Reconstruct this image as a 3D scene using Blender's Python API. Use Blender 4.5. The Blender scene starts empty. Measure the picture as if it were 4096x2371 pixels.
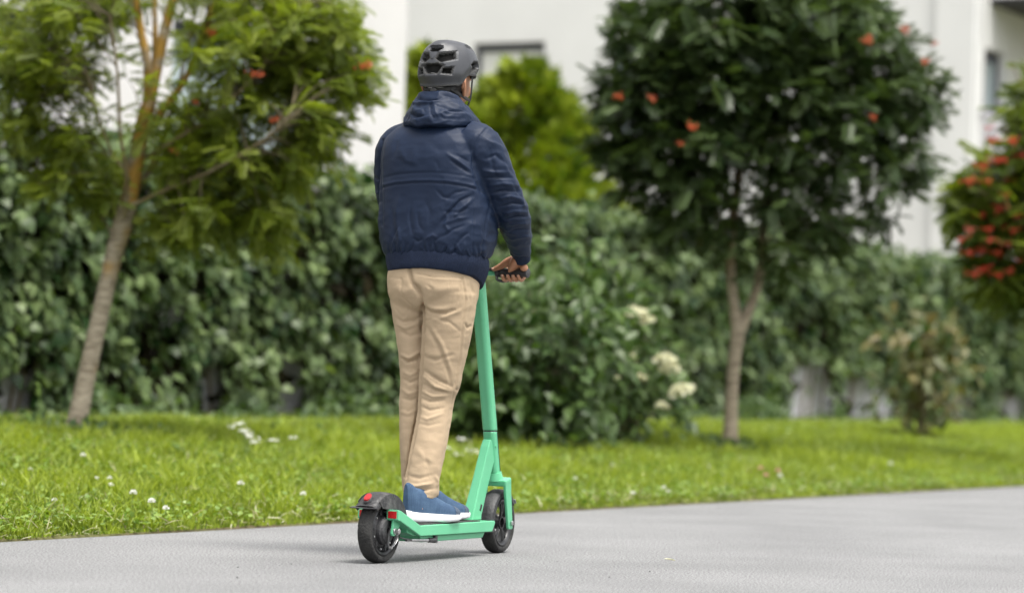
import bpy, bmesh, math, random
import numpy as np
from mathutils import Vector, Matrix, noise as mnoise

scene = bpy.context.scene
R = math.radians
rng = np.random.default_rng(7)
random.seed(7)

# ------------------------------------------------------------------ camera
FPX = 11500.0          # focal length in pixels of the 4096 px wide photograph
CAMH = 0.696
PITCH, ROLL = R(1.669), R(1.78)
cam_data = bpy.data.cameras.new('camera')
cam = bpy.data.objects.new('camera', cam_data)
scene.collection.objects.link(cam)
cam_data.sensor_width = 36.0
cam_data.sensor_fit = 'HORIZONTAL'
cam_data.lens = FPX / 4096.0 * 36.0
cam_data.clip_start = 0.1
cam_data.clip_end = 3000.0
CM = Matrix.Translation((0, 0, CAMH)) @ Matrix.Rotation(math.pi / 2 + PITCH, 4, 'X') @ Matrix.Rotation(ROLL, 4, 'Z')
cam.matrix_world = CM
cam_data.dof.use_dof = True
cam_data.dof.focus_distance = 11.1
cam_data.dof.aperture_fstop = 1.9
cam_data.dof.aperture_blades = 0
scene.camera = cam

# ------------------------------------------------------------------ sky, sun, exposure
SUN_DIR = Vector((0.24, -0.28, 0.93)).normalized()      # towards the sun
world = bpy.data.worlds.new('World')
scene.world = world
world.use_nodes = True
wn = world.node_tree
wn.nodes.clear()
sky = wn.nodes.new('ShaderNodeTexSky')
sky.sky_type = 'NISHITA'
sky.sun_disc = False
sky.sun_elevation = math.asin(SUN_DIR.z)
sky.sun_rotation = math.atan2(SUN_DIR.x, SUN_DIR.y)
sky.dust_density = 4.0
sky.air_density = 1.2
whs = wn.nodes.new('ShaderNodeHueSaturation')
whs.inputs['Saturation'].default_value = 0.12          # thin white cloud cover
wbg = wn.nodes.new('ShaderNodeBackground')
wbg.inputs['Strength'].default_value = 0.13
wout = wn.nodes.new('ShaderNodeOutputWorld')
wn.links.new(sky.outputs[0], whs.inputs['Color'])
wn.links.new(whs.outputs[0], wbg.inputs['Color'])
wn.links.new(wbg.outputs[0], wout.inputs['Surface'])
sun_data = bpy.data.lights.new('sun', 'SUN')
sun_data.energy = 1.5
sun_data.angle = R(22)
sun_data.color = (1.0, 0.95, 0.86)
sun = bpy.data.objects.new('sun', sun_data)
scene.collection.objects.link(sun)
sun.rotation_euler = SUN_DIR.to_track_quat('Z', 'Y').to_euler()
scene.view_settings.view_transform = 'Standard'
scene.view_settings.look = 'None'
scene.view_settings.exposure = 1.42
scene.view_settings.gamma = 1.0
scene.view_settings.use_curve_mapping = False
scene.render.engine = 'CYCLES'
scene.cycles.use_denoising = True
scene.cycles.max_bounces = 6
scene.cycles.transparent_max_bounces = 4
scene.cycles.caustics_reflective = False
scene.cycles.caustics_refractive = False

# ------------------------------------------------------------------ helpers
M3 = np.array(CM.to_3x3())
CPOS = np.array([0, 0, CAMH])
def ray(px, py):
    return M3 @ np.array([(px - 2048.0) / FPX, (1185.5 - py) / FPX, -1.0])
def P(px, py, Y):                       # point seen at a pixel, at world depth Y
    r = ray(px, py)
    return CPOS + r * (Y / r[1])
def PG(px, py, z=0.0):                  # point seen at a pixel, on a level z
    r = ray(px, py)
    return CPOS + r * ((z - CAMH) / r[2])
def project(v):                         # (n,3) world -> (n,2) photo pixels
    q = (np.asarray(v) - CPOS) @ M3
    return np.stack([2048 - FPX * q[:, 0] / q[:, 2], 1185.5 + FPX * q[:, 1] / q[:, 2]], 1)

def link(o, parent=None):
    scene.collection.objects.link(o)
    if parent is not None:
        o.parent = parent
    return o
def tag(o, label=None, cat=None, group=None, kind=None):
    if label: o['label'] = label
    if cat: o['category'] = cat
    if group: o['group'] = group
    if kind: o['kind'] = kind
    return o
def empty(name, loc=(0, 0, 0), rz=0.0):
    o = bpy.data.objects.new(name, None)
    o.empty_display_size = 0.1
    o.location = loc
    o.rotation_euler = (0, 0, rz)
    return link(o)
def mesh_obj(name, v, f, mat, parent=None, smooth=False, tint=None, mats=None, midx=None):
    me = bpy.data.meshes.new(name)
    me.from_pydata([tuple(p) for p in v] if not isinstance(v, list) else v, [], [tuple(int(i) for i in q) for q in f])
    me.update()
    if smooth:
        me.polygons.foreach_set('use_smooth', [True] * len(me.polygons))
    if mats:
        for m in mats: me.materials.append(m)
        me.polygons.foreach_set('material_index', np.asarray(midx, dtype=np.int32))
    elif mat:
        me.materials.append(mat)
    if tint is not None:
        a = me.attributes.new('tint', 'FLOAT', 'POINT')
        a.data.foreach_set('value', np.asarray(tint, dtype=np.float32))
    o = bpy.data.objects.new(name, me)
    return link(o, parent)
def fast_mesh(name, verts, polys_list, mat, parent=None, tint=None, smooth=False):
    """verts (n,3); polys_list: list of (k,m) int arrays"""
    me = bpy.data.meshes.new(name)
    nv = len(verts)
    loops = np.concatenate([p.ravel() for p in polys_list]).astype(np.int32)
    tot = np.concatenate([np.full(len(p), p.shape[1], dtype=np.int32) for p in polys_list])
    start = np.concatenate([[0], np.cumsum(tot)[:-1]]).astype(np.int32)
    me.vertices.add(nv)
    me.vertices.foreach_set('co', np.asarray(verts, dtype=np.float32).ravel())
    me.loops.add(len(loops))
    me.loops.foreach_set('vertex_index', loops)
    me.polygons.add(len(tot))
    me.polygons.foreach_set('loop_start', start)
    me.polygons.foreach_set('loop_total', tot)
    if smooth:
        me.polygons.foreach_set('use_smooth', np.ones(len(tot), dtype=bool))
    me.update(calc_edges=True)
    me.materials.append(mat)
    if tint is not None:
        a = me.attributes.new('tint', 'FLOAT', 'POINT')
        a.data.foreach_set('value', np.asarray(tint, dtype=np.float32))
    o = bpy.data.objects.new(name, me)
    return link(o, parent)

class MB:
    """collects shapes, builds one mesh"""
    def __init__(s): s.v = []; s.f = []
    def add(s, v, f):
        n = len(s.v)
        s.v += [tuple(float(c) for c in p) for p in v]
        s.f += [tuple(i + n for i in q) for q in f]
        return s
    def box(s, c, d, rz=0.0, bev=0.0, rx=0.0):
        bm = bmesh.new()
        bmesh.ops.create_cube(bm, size=1.0)
        for v in bm.verts:
            v.co = Vector((v.co.x * d[0], v.co.y * d[1], v.co.z * d[2]))
        if bev > 0:
            bmesh.ops.bevel(bm, geom=list(bm.edges), offset=bev, segments=2, affect='EDGES', profile=0.5)
        m = Matrix.Translation(c) @ Matrix.Rotation(rz, 4, 'Z') @ Matrix.Rotation(rx, 4, 'X')
        bm.verts.index_update()
        s.add([m @ v.co for v in bm.verts], [[v.index for v in f.verts] for f in bm.faces])
        bm.free(); return s
    def loft(s, rings, closed=True, cap=True):
        n = len(rings[0]); v = []; f = []
        for r in rings: v += [tuple(p) for p in r]
        m = n if closed else n - 1
        for i in range(len(rings) - 1):
            for j in range(m):
                a = i * n + j; b = i * n + (j + 1) % n
                f.append((a, b, b + n, a + n))
        if cap and closed:
            f.append(tuple(reversed(range(n)))); k = (len(rings) - 1) * n
            f.append(tuple(range(k, k + n)))
        return s.add(v, f)
    def tube(s, pts, rad, n=10, cap=True, sub=0, flat=None):
        """pts (k,3); rad float | list | list of (ra, rb)"""
        pts = np.asarray(pts, float)
        if not hasattr(rad, '__len__'): rad = [rad] * len(pts)
        rad = np.array([(r, r) if not hasattr(r, '__len__') else r for r in rad], float)
        if sub:
            pts, rad = catmull(pts, sub), catmull(rad, sub)
        k = len(pts)
        tan = np.gradient(pts, axis=0)
        tan /= np.linalg.norm(tan, axis=1)[:, None] + 1e-12
        up = np.array(flat if flat is not None else ((0, 0, 1) if abs(tan[0][2]) < 0.9 else (0, 1, 0)), float)
        rings = []
        for i in range(k):
            u = up - tan[i] * (up @ tan[i]); u /= np.linalg.norm(u) + 1e-12
            w = np.cross(tan[i], u); up = u
            a = np.arange(n) * 2 * math.pi / n
            rings.append(pts[i] + np.outer(np.cos(a) * rad[i][0], u) + np.outer(np.sin(a) * rad[i][1], w))
        return s.loft(rings, True, cap)
    def cyl(s, a, b, r, n=20, bev=0.0):
        a = np.array(a, float); b = np.array(b, float)
        if bev <= 0: return s.tube([a, b], r, n)
        d = (b - a) / np.linalg.norm(b - a)
        return s.tube([a, a + d * 1e-4, a + d * bev, b - d * bev, b - d * 1e-4, b], [r - bev, r - bev * .9, r, r, r - bev * .9, r - bev], n)
    def ico(s, c, r, sub=1, sc=(1, 1, 1)):
        bm = bmesh.new(); bmesh.ops.create_icosphere(bm, subdivisions=sub, radius=1.0)
        bm.verts.index_update()
        s.add([(c[0] + v.co.x * r * sc[0], c[1] + v.co.y * r * sc[1], c[2] + v.co.z * r * sc[2]) for v in bm.verts],
              [[v.index for v in f.verts] for f in bm.faces])
        bm.free(); return s
    def ellipsoid(s, c, rad, nu=24, nv=16):
        rings = []
        for i in range(nv + 1):
            t = math.pi * (i + .02) / (nv + .04)
            a = np.arange(nu) * 2 * math.pi / nu
            rings.append(np.stack([c[0] + rad[0] * math.sin(t) * np.cos(a), c[1] + rad[1] * math.sin(t) * np.sin(a), np.full(nu, c[2] - rad[2] * math.cos(t))], 1))
        return s.loft(rings)
    def lathe_x(s, prof, c=(0, 0, 0), n=48, closed=True):
        """profile [(x, r)] spun about the x axis"""
        v = []; f = []; k = len(prof)
        for i in range(n):
            a = 2 * math.pi * i / n
            for x, r in prof: v.append((c[0] + x, c[1] + r * math.cos(a), c[2] + r * math.sin(a)))
        m = k if closed else k - 1
        for i in range(n):
            for j in range(m):
                f.append((i * k + j, i * k + (j + 1) % k, ((i + 1) % n) * k + (j + 1) % k, ((i + 1) % n) * k + j))
        return s.add(v, f)
    def prism(s, poly, x0, x1):
        """polygon in (y, z) extruded along x"""
        n = len(poly)
        v = [(x0, y, z) for y, z in poly] + [(x1, y, z) for y, z in poly]
        f = [tuple(range(n)), tuple(reversed(range(n, 2 * n)))]
        f += [(i, i + n, (i + 1) % n + n, (i + 1) % n) for i in range(n)]
        return s.add(v, f)
    def build(s, name, mat, parent=None, smooth=False, base=None, bevel=0.0, seg=2):
        v = s.v
        if base is not None:
            v = [(p[0] - base[0], p[1] - base[1], p[2] - base[2]) for p in v]
        o = mesh_obj(name, v, s.f, mat, parent, smooth)
        bm = bmesh.new(); bm.from_mesh(o.data)
        bmesh.ops.recalc_face_normals(bm, faces=list(bm.faces))
        if bevel > 0:
            es = [e for e in bm.edges if len(e.link_faces) == 2 and e.calc_face_angle(0) > R(25)]
            bmesh.ops.bevel(bm, geom=es, offset=bevel, segments=seg, affect='EDGES', profile=0.5, clamp_overlap=True)
        bm.to_mesh(o.data); bm.free()
        if smooth and not bevel:
            sharp_auto(o)
        return o
def sharp_auto(o, ang=40):
    me = o.data
    bm = bmesh.new(); bm.from_mesh(me)
    for e in bm.edges:
        e.smooth = not (len(e.link_faces) == 2 and e.calc_face_angle(0) > R(ang))
    bm.to_mesh(me); bm.free()
def catmull(p, sub):
    p = np.asarray(p, float); k = len(p)
    e = np.vstack([2 * p[0] - p[1], p, 2 * p[-1] - p[-2]])
    out = []
    for i in range(k - 1):
        p0, p1, p2, p3 = e[i], e[i + 1], e[i + 2], e[i + 3]
        for j in range(sub):
            t = j / sub
            out.append(.5 * ((2 * p1) + (-p0 + p2) * t + (2 * p0 - 5 * p1 + 4 * p2 - p3) * t * t + (-p0 + 3 * p1 - 3 * p2 + p3) * t ** 3))
    out.append(p[-1])
    return np.array(out)
def nz(x, y, z=0.0):
    return mnoise.noise(Vector((x, y, z)))
def smoothstep(a, b, x):
    t = np.clip((x - a) / (b - a), 0, 1)
    return t * t * (3 - 2 * t)

# ------------------------------------------------------------------ materials
def mat_new(name):
    m = bpy.data.materials.new(name); m.use_nodes = True
    nt = m.node_tree
    return m, nt, nt.nodes['Principled BSDF']
def setp(b, color=None, rough=None, metal=None, spec=None, **k):
    if color is not None: b.inputs['Base Color'].default_value = (*color, 1)
    if rough is not None: b.inputs['Roughness'].default_value = rough
    if metal is not None: b.inputs['Metallic'].default_value = metal
    if spec is not None: b.inputs['Specular IOR Level'].default_value = spec
    for n, v in k.items(): b.inputs[n.replace('_', ' ')].default_value = v
def surf(name, c1, c2=None, scale=8.0, rough=0.6, bump=0.0, bscale=None, metal=0.0, spec=0.5, detail=6.0, contrast=(0.35, 0.65), rough2=None, bdist=0.02, **k):
    """noise-mottled surface with fine relief"""
    m, nt, b = mat_new(name)
    setp(b, c1, rough, metal, spec, **k)
    tc = nt.nodes.new('ShaderNodeTexCoord')
    if c2 is not None:
        n = nt.nodes.new('ShaderNodeTexNoise'); n.inputs['Scale'].default_value = scale; n.inputs['Detail'].default_value = detail
        nt.links.new(tc.outputs['Object'], n.inputs['Vector'])
        r = nt.nodes.new('ShaderNodeValToRGB')
        r.color_ramp.elements[0].position, r.color_ramp.elements[1].position = contrast
        r.color_ramp.elements[0].color = (*c1, 1); r.color_ramp.elements[1].color = (*c2, 1)
        nt.links.new(n.outputs['Fac'], r.inputs['Fac'])
        nt.links.new(r.outputs['Color'], b.inputs['Base Color'])
        if rough2 is not None:
            mr = nt.nodes.new('ShaderNodeMapRange')
            mr.inputs['To Min'].default_value = rough; mr.inputs['To Max'].default_value = rough2
            mr.inputs['From Min'].default_value = contrast[0]; mr.inputs['From Max'].default_value = contrast[1]
            nt.links.new(n.outputs['Fac'], mr.inputs['Value']); nt.links.new(mr.outputs['Result'], b.inputs['Roughness'])
    if bump > 0:
        n2 = nt.nodes.new('ShaderNodeTexNoise'); n2.inputs['Scale'].default_value = bscale or scale * 4; n2.inputs['Detail'].default_value = 5
        nt.links.new(tc.outputs['Object'], n2.inputs['Vector'])
        bp = nt.nodes.new('ShaderNodeBump'); bp.inputs['Strength'].default_value = bump; bp.inputs['Distance'].default_value = bdist
        nt.links.new(n2.outputs['Fac'], bp.inputs['Height']); nt.links.new(bp.outputs['Normal'], b.inputs['Normal'])
    return m
def leafmat(name, c1, c2, rough=0.45, spec=0.5, trans=0.3, tcol=None):
    """two greens mixed by a per-leaf value, with light passing through"""
    m, nt, b = mat_new(name)
    at = nt.nodes.new('ShaderNodeAttribute'); at.attribute_name = 'tint'
    r = nt.nodes.new('ShaderNodeValToRGB')
    r.color_ramp.elements[0].color = (*c1, 1); r.color_ramp.elements[1].color = (*c2, 1)
    nt.links.new(at.outputs['Fac'], r.inputs['Fac'])
    nt.links.new(r.outputs['Color'], b.inputs['Base Color'])
    b.inputs['Roughness'].default_value = rough
    b.inputs['Specular IOR Level'].default_value = spec
    t = nt.nodes.new('ShaderNodeBsdfTranslucent')
    mul = nt.nodes.new('ShaderNodeMix'); mul.data_type = 'RGBA'; mul.blend_type = 'MULTIPLY'
    mul.inputs[0].default_value = 1.0
    nt.links.new(r.outputs['Color'], mul.inputs[6]); mul.inputs[7].default_value = (*(tcol or (1.6, 1.7, 0.7)), 1)
    nt.links.new(mul.outputs[2], t.inputs['Color'])
    mx = nt.nodes.new('ShaderNodeMixShader'); mx.inputs[0].default_value = trans
    nt.links.new(b.outputs[0], mx.inputs[1]); nt.links.new(t.outputs[0], mx.inputs[2])
    nt.links.new(mx.outputs[0], nt.nodes['Material Output'].inputs['Surface'])
    return m

# ------------------------------------------------------------------ the place: path frame
EA = PG(0, 2153); EB = PG(4096, 1937)                  # far edge of the path
PD = (EB - EA)[:2]; PD /= np.linalg.norm(PD)           # along the path
PN = np.array([-PD[1], PD[0]])                         # away from the path, across the lawn
E0 = EA[:2]
PYAW = math.atan2(PD[0], PD[1])
def W(s, q, z=0.0):                                    # along, across -> world
    p = E0 + PD * s + PN * q
    return np.array([p[0], p[1], z])
def sq(p):
    d = np.asarray(p)[..., :2] - E0
    return d @ PD, d @ PN
BANK = ([-1, 0, .4, 2.6, 4.0, 6.4, 60], [-.02, 0.0, .035, .19, .275, .265, .28])
def ground_z(q): return np.interp(q, *BANK)

m_path = surf('path_asphalt', (.225, .226, .230), (.292, .293, .296), 1.1, 0.85, 0.9, 260.0, spec=0.25, bdist=.004, contrast=(.3, .7))
nt = m_path.node_tree
_b = nt.nodes['Principled BSDF']; _tc = [n for n in nt.nodes if n.type == 'TEX_COORD'][0]
_g = nt.nodes.new('ShaderNodeTexNoise'); _g.inputs['Scale'].default_value = 120; _g.inputs['Detail'].default_value = 5; _g.inputs['Roughness'].default_value = .65
_r = nt.nodes.new('ShaderNodeValToRGB'); _r.color_ramp.elements[0].position = .38; _r.color_ramp.elements[1].position = .56
_r.color_ramp.elements[0].color = (.20, .20, .20, 1); _r.color_ramp.elements[1].color = (1, 1, 1, 1)
_m = nt.nodes.new('ShaderNodeMix'); _m.data_type = 'RGBA'; _m.blend_type = 'MULTIPLY'; _m.inputs[0].default_value = 1
nt.links.new(_tc.outputs['Object'], _g.inputs['Vector']); nt.links.new(_g.outputs['Fac'], _r.inputs['Fac'])
_src = _b.inputs['Base Color'].links[0].from_socket
nt.links.new(_src, _m.inputs[6]); nt.links.new(_r.outputs['Color'], _m.inputs[7]); nt.links.new(_m.outputs[2], _b.inputs['Base Color'])

m_soil = surf('lawn_soil', (.075, .055, .025), (.10, .10, .03), 3.0, 0.95, 0.6, 30)
m_ground = surf('far_ground', (.10, .12, .06), (.16, .17, .10), .3, 0.95)
m_wall = surf('white_render', (.63, .63, .625), (.69, .69, .685), .7, 0.9, 0.15, 60)
m_warmwall = surf('warm_white_render', (.52, .51, .50), (.58, .57, .558), .7, 0.9, 0.15, 60)
m_concrete = surf('grey_concrete', (.46, .45, .48), (.58, .57, .60), 2.0, 0.9, 0.4, 30)
m_frame = surf('dark_window_frame', (.035, .04, .06), (.05, .055, .075), 5, .45)
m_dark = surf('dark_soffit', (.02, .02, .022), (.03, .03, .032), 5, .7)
m_blind = surf('pale_blind', (.62, .63, .60), (.70, .70, .67), 3, .8)
m_glass, _nt, _b = mat_new('window_glass')
setp(_b, (.42, .50, .52), .05, 0.0, 1.0)

def sheet(name, q0, q1, s0, s1, nq, ns, zf, mat):
    qs = np.concatenate([[q0, 0, .04, .1, .2], np.linspace(.4, q1, nq - 5)]) if q0 > -1 else np.linspace(q0, q1, nq)
    ss = np.linspace(s0, s1, ns)
    v = np.array([[W(s, q, zf(s, q)) for s in ss] for q in qs]).reshape(-1, 3)
    idx = np.arange(nq * ns).reshape(nq, ns)
    f = np.stack([idx[:-1, :-1], idx[:-1, 1:], idx[1:, 1:], idx[1:, :-1]], -1).reshape(-1, 4)
    o = fast_mesh(name, v, [f[:, ::-1]], mat, smooth=True)
    return tag(o, kind='structure')
g = mesh_obj('ground', [(-900, -300, -.08), (900, -300, -.08), (900, 1800, -.08), (-900, 1800, -.08)], [(0, 1, 2, 3)], m_ground)
tag(g, kind='structure')
sheet('path', -7.0, .25, -30, 70, 16, 60, lambda s, q: -.012 * max(0, q) * 10, m_path)
def lawn_z(s, q):
    return float(ground_z(q)) - .012 + .022 * nz(s * .9, q * .9) * min(1, max(0, q) * 1.5) + (.004 if q > .02 else -.02)
sheet('lawn', -.12, 30, -30, 70, 70, 160, lawn_z, m_soil)

# near-edge jaggedness of the lawn comes from the grass itself
def edge_wobble(s): return .05 * nz(s * 1.3, 3.1) + .03 * nz(s * 4.7, 9.2)

# ------------------------------------------------------------------ buildings
def on_q(px, py, q):                    # pixel -> (s, z) on the vertical plane q = const
    r = ray(px, py); n = np.array([PN[0], PN[1], 0])
    t = (np.array([*(E0 + PN * q), 0]) - CPOS) @ n / (r @ n)
    p = CPOS + r * t
    return sq(p)[0], p[2]
def on_s(px, py, s):                    # pixel -> (q, z) on the vertical plane s = const
    r = ray(px, py); n = np.array([PD[0], PD[1], 0])
    t = (np.array([*(E0 + PD * s), 0]) - CPOS) @ n / (r @ n)
    p = CPOS + r * t
    return sq(p)[1], p[2]
def facade(parent, to_w, u0, u1, z0, z1, holes, mat, th=.3, name='wall'):
    """wall in cells round the openings; to_w(u, depth, z) -> world; depth 0 is the outer face"""
    us = sorted({u0, u1, *[h[0] for h in holes], *[h[1] for h in holes]})
    zs = sorted({z0, z1, *[h[2] for h in holes], *[h[3] for h in holes]})
    b = MB()
    for i in range(len(us) - 1):
        for j in range(len(zs) - 1):
            uc, zc = (us[i] + us[i + 1]) / 2, (zs[j] + zs[j + 1]) / 2
            if any(h[0] < uc < h[1] and h[2] < zc < h[3] for h in holes): continue
            c = [to_w(u, d, z) for d in (0, th) for z in (zs[j], zs[j + 1]) for u in (us[i], us[i + 1])]
            b.add(c, [(0, 1, 3, 2), (4, 6, 7, 5), (0, 2, 6, 4), (1, 5, 7, 3), (0, 4, 5, 1), (2, 3, 7, 6)])
    return b.build(name, mat, parent, base=parent.location)
def bar3(b, to_w, u0, u1, d0, d1, z0, z1):
    c = [to_w(u, d, z) for d in (d0, d1) for z in (z0, z1) for u in (u0, u1)]
    b.add(c, [(0, 1, 3, 2), (4, 6, 7, 5), (0, 2, 6, 4), (1, 5, 7, 3), (0, 4, 5, 1), (2, 3, 7, 6)])
def window(parent, to_w, u0, u1, z0, z1, mull=1, blind=False, fw=.08, deep=.2, pane_mat=None):
    b = MB()
    bar3(b, to_w, u0, u0 + fw, deep - .06, deep, z0, z1); bar3(b, to_w, u1 - fw, u1, deep - .06, deep, z0, z1)
    bar3(b, to_w, u0 + fw, u1 - fw, deep - .06, deep, z1 - fw * 1.6, z1); bar3(b, to_w, u0 + fw, u1 - fw, deep - .06, deep, z0, z0 + fw)
    for k in range(mull):
        um = u0 + (u1 - u0) * (k + 1) / (mull + 1)
        bar3(b, to_w, um - fw * .4, um + fw * .4, deep - .055, deep, z0 + fw, z1 - fw * 1.6)
    w = b.build('window', m_frame, parent, base=parent.location)
    b = MB(); bar3(b, to_w, u0 + fw, u1 - fw, deep - .03, deep - .02, z0 + fw, z1 - fw * 1.6)
    b.build('pane', m_blind if blind else m_glass, w, base=parent.location)
    b = MB(); bar3(b, to_w, u0 - .03, u1 + .03, -.05, deep - .07, z0 - .05, z0)
    b.build('sill', m_concrete, w, base=parent.location)

# left block: front facade along the path
cL = P(1612, 600, 31.0); sL, qL = sq(cL)
bl = empty('office_block', tuple(W(sL, qL, .3)))
tag(bl, 'warm white rendered building with large dark framed windows behind the leaning rowan tree', 'building')
toL = lambda u, d, z: W(u, qL + d, z)
w1 = (on_q(-420, 200, qL)[0], on_q(112, 200, qL)[0], on_q(100, 478, qL)[1], on_q(100, 40, qL)[1])
w2 = (on_q(690, 200, qL)[0], on_q(1215, 200, qL)[0], on_q(690, 640, qL)[1], on_q(724, 80, qL)[1])
facade(bl, toL, sL - 22, sL, -.05, 14, [w1, w2], m_warmwall)
window(bl, toL, *w1); window(bl, toL, *w2)
b = MB(); bar3(b, toL, sL - .3, sL, .302, 9, -.05, 14)
b.build('end_wall', m_warmwall, bl, base=bl.location)
b = MB(); bar3(b, toL, sL - 22, sL - .302, 8.6, 9, -.05, 14); bar3(b, toL, sL - 22, sL - .302, .32, 8.58, 13.6, 13.9)
b.build('rear_wall', m_warmwall, bl, base=bl.location)

# right block: side wall runs away from the lawn, then its front facade along the path
cR = P(3905, 600, 52.0); sR, qR = sq(cR)
br = empty('white_building', tuple(W(sR, qR, .3)))
tag(br, 'pale grey rendered building with plain wide wall and dark porch behind the berry tree', 'building')
toS = lambda u, d, z: W(sR + d, u, z)          # u is across (q)
qa, za = on_s(1895, 175, sR); qb, _ = on_s(2180, 175, sR)
qc, zc_ = on_s(1575, 195, sR); qd, _ = on_s(1660, 195, sR)
qe, ze = on_s(2440, 165, sR); qf, _ = on_s(2660, 165, sR)
zb = on_s(2000, 560, sR)[1]
hs = [(min(qa, qb), max(qa, qb), zb, za), (min(qc, qd), max(qc, qd), zb, za - .1), (min(qe, qf), max(qe, qf), zb, za)]
facade(br, toS, qR, qR + 26, -.05, 16, hs, m_wall)
window(br, toS, *hs[0], mull=0, blind=True, fw=.10); window(br, toS, *hs[1], mull=0, fw=.09); window(br, toS, *hs[2], mull=0, fw=.09)
q1, _ = on_s(3745, 300, sR); q2, _ = on_s(3765, 300, sR)
b = MB(); bar3(b, toS, q1 - .75, q1, -.10, -.001, -.05, 16)
b.build('pilaster', m_wall, br, base=br.location)
toF = lambda u, d, z: W(u, qR + d, z)
x0, zt = on_q(3925, 185, qR); x1, _ = on_q(4022, 185, qR); _, zlo = on_q(3925, 445, qR)
hole = (x0, x1, zlo, zt)
facade(br, toF, sR + .302, sR + 30, -.05, 16, [hole], m_wall, name='front_wall')
window(br, toF, *hole, mull=1, fw=.12)
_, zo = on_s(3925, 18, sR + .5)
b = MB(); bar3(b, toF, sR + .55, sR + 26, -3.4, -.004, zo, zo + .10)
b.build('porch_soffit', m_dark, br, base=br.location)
b = MB(); bar3(b, toF, sR + .5, sR + 26, -3.5, -.004, zo + .102, zo + .7)
b.build('porch_roof', m_concrete, br, base=br.location)
b = MB(); bar3(b, toF, sR + .35, sR + 3, -.25, -.004, -.05, on_q(3925, 470, qR)[1])
b.build('plinth', m_concrete, br, base=br.location)

# ------------------------------------------------------------------ leaves
def ortho(d, n):
    d = d / (np.linalg.norm(d, axis=1)[:, None] + 1e-9)
    z = n - d * np.sum(n * d, 1)[:, None]
    z /= np.linalg.norm(z, axis=1)[:, None] + 1e-9
    return np.cross(d, z), d, z
def scatter(tv, tfs, pos, dirs, nrm, scale, tint):
    x, y, z = ortho(np.asarray(dirs, float), np.asarray(nrm, float))
    sc = np.asarray(scale, float)[:, None, None]
    v = (tv[None, :, 0:1] * x[:, None] + tv[None, :, 1:2] * y[:, None] + tv[None, :, 2:3] * z[:, None]) * sc + np.asarray(pos)[:, None]
    n, m = len(pos), len(tv)
    off = (np.arange(n) * m)[:, None, None]
    polys = [(np.asarray(f)[None] + off).reshape(-1, np.asarray(f).shape[1]) for f in tfs]
    return v.reshape(-1, 3), polys, np.repeat(np.asarray(tint), m)
def scat_obj(name, tpl, pos, dirs, nrm, scale, tint, mat, parent=None):
    pos = np.asarray(pos, float)
    if parent is not None: pos = pos - np.array(parent.location)
    v, p, t = scatter(tpl[0], tpl[1], pos, dirs, nrm, scale, tint)
    return fast_mesh(name, v, p, mat, parent, t)
def rnd(n, k=3): return rng.normal(size=(n, k))
# templates: y along the leaf, x across, z the upper face
IVY = (np.array([(0, 0, 0), (.42, .12, -.03), (.34, .45, .02), (0, 1, -.10), (-.34, .45, .02), (-.42, .12, -.03), (0, .45, .07)], float),
       [np.array([(0, 1, 6), (1, 2, 6), (2, 3, 6), (3, 4, 6), (4, 5, 6), (5, 0, 6)])])
OVATE = (np.array([(0, 0, 0), (.24, .3, .05), (.2, .65, .03), (0, 1, -.12), (-.2, .65, .03), (-.24, .3, .05), (0, .5, -.03)], float),
         [np.array([(0, 1, 6), (1, 2, 6), (2, 3, 6), (3, 4, 6), (4, 5, 6), (5, 0, 6)])])
def pinnate(pairs=6, ll=.30, lw=.055, droop=.22):
    v, f = [], []
    def leaflet(b, d):
        side = np.array([-d[1], d[0], 0.0])
        k = len(v)
        v.extend([b, b + d * ll * .45 + side * lw + (0, 0, .01), b + d * ll + (0, 0, -.05), b + d * ll * .45 - side * lw + (0, 0, .01)])
        f.append((k, k + 1, k + 2, k + 3))
    for i in range(pairs):
        t = .22 + .68 * i / (pairs - 1)
        base = np.array([0, t, -droop * t * t])
        for sgn in (1, -1):
            a = R(62 - 18 * t)
            leaflet(base, np.array([sgn * math.sin(a), math.cos(a), -.18]))
    leaflet(np.array([0, .92, -droop * .85]), np.array([0, .95, -.3]))
    k = len(v)
    v.extend([np.array([-.008, 0, 0]), np.array([.008, 0, 0]), np.array([.004, .93, -droop * .87]), np.array([-.004, .93, -droop * .87])])
    f.append((k, k + 1, k + 2, k + 3))
    return (np.array(v, float), [np.array(f)])
PINN = pinnate()
PINN_WIDE = pinnate(6, .32, .075, .2)
SPRAY = (np.array([(0, 0, 0), (.18, .35, .03), (.30, .75, .0), (.08, .6, .03), (0, 1.05, -.04), (-.10, .62, .03), (-.28, .8, 0), (-.2, .3, .03)], float),
         [np.array([(0, 1, 3, 7), (3, 4, 5, 7)]), np.array([(1, 2, 3), (5, 6, 7)])])

m_ivy = leafmat('ivy_leaf', (.013, .038, .008), (.165, .225, .085), .42, .30, .25)
m_rowan = leafmat('rowan_leaf', (.045, .080, .010), (.185, .222, .030), .5, .3, .40, (1.5, 1.6, .6))
m_darkrowan = leafmat('dark_rowan_leaf', (.016, .034, .010), (.080, .118, .038), .42, .38, .25)
m_thuja = leafmat('golden_thuja', (.055, .100, .008), (.240, .285, .018), .6, .2, .22)
m_shrub = leafmat('shrub_leaf', (.022, .052, .010), (.095, .150, .040), .42, .38, .28)
m_sap = leafmat('sapling_leaf', (.032, .070, .010), (.200, .150, .050), .42, .35, .3, (1.4, 1.3, .7))
m_berry = surf('orange_berry', (.40, .060, .018), (.50, .095, .025), 20, .4)
m_redberry = surf('red_berry', (.38, .022, .010), (.48, .045, .016), 20, .4)
m_bloom = leafmat('cream_bloom', (.62, .62, .42), (.80, .78, .62), .7, .2, .3, (1, 1, .9))
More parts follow.
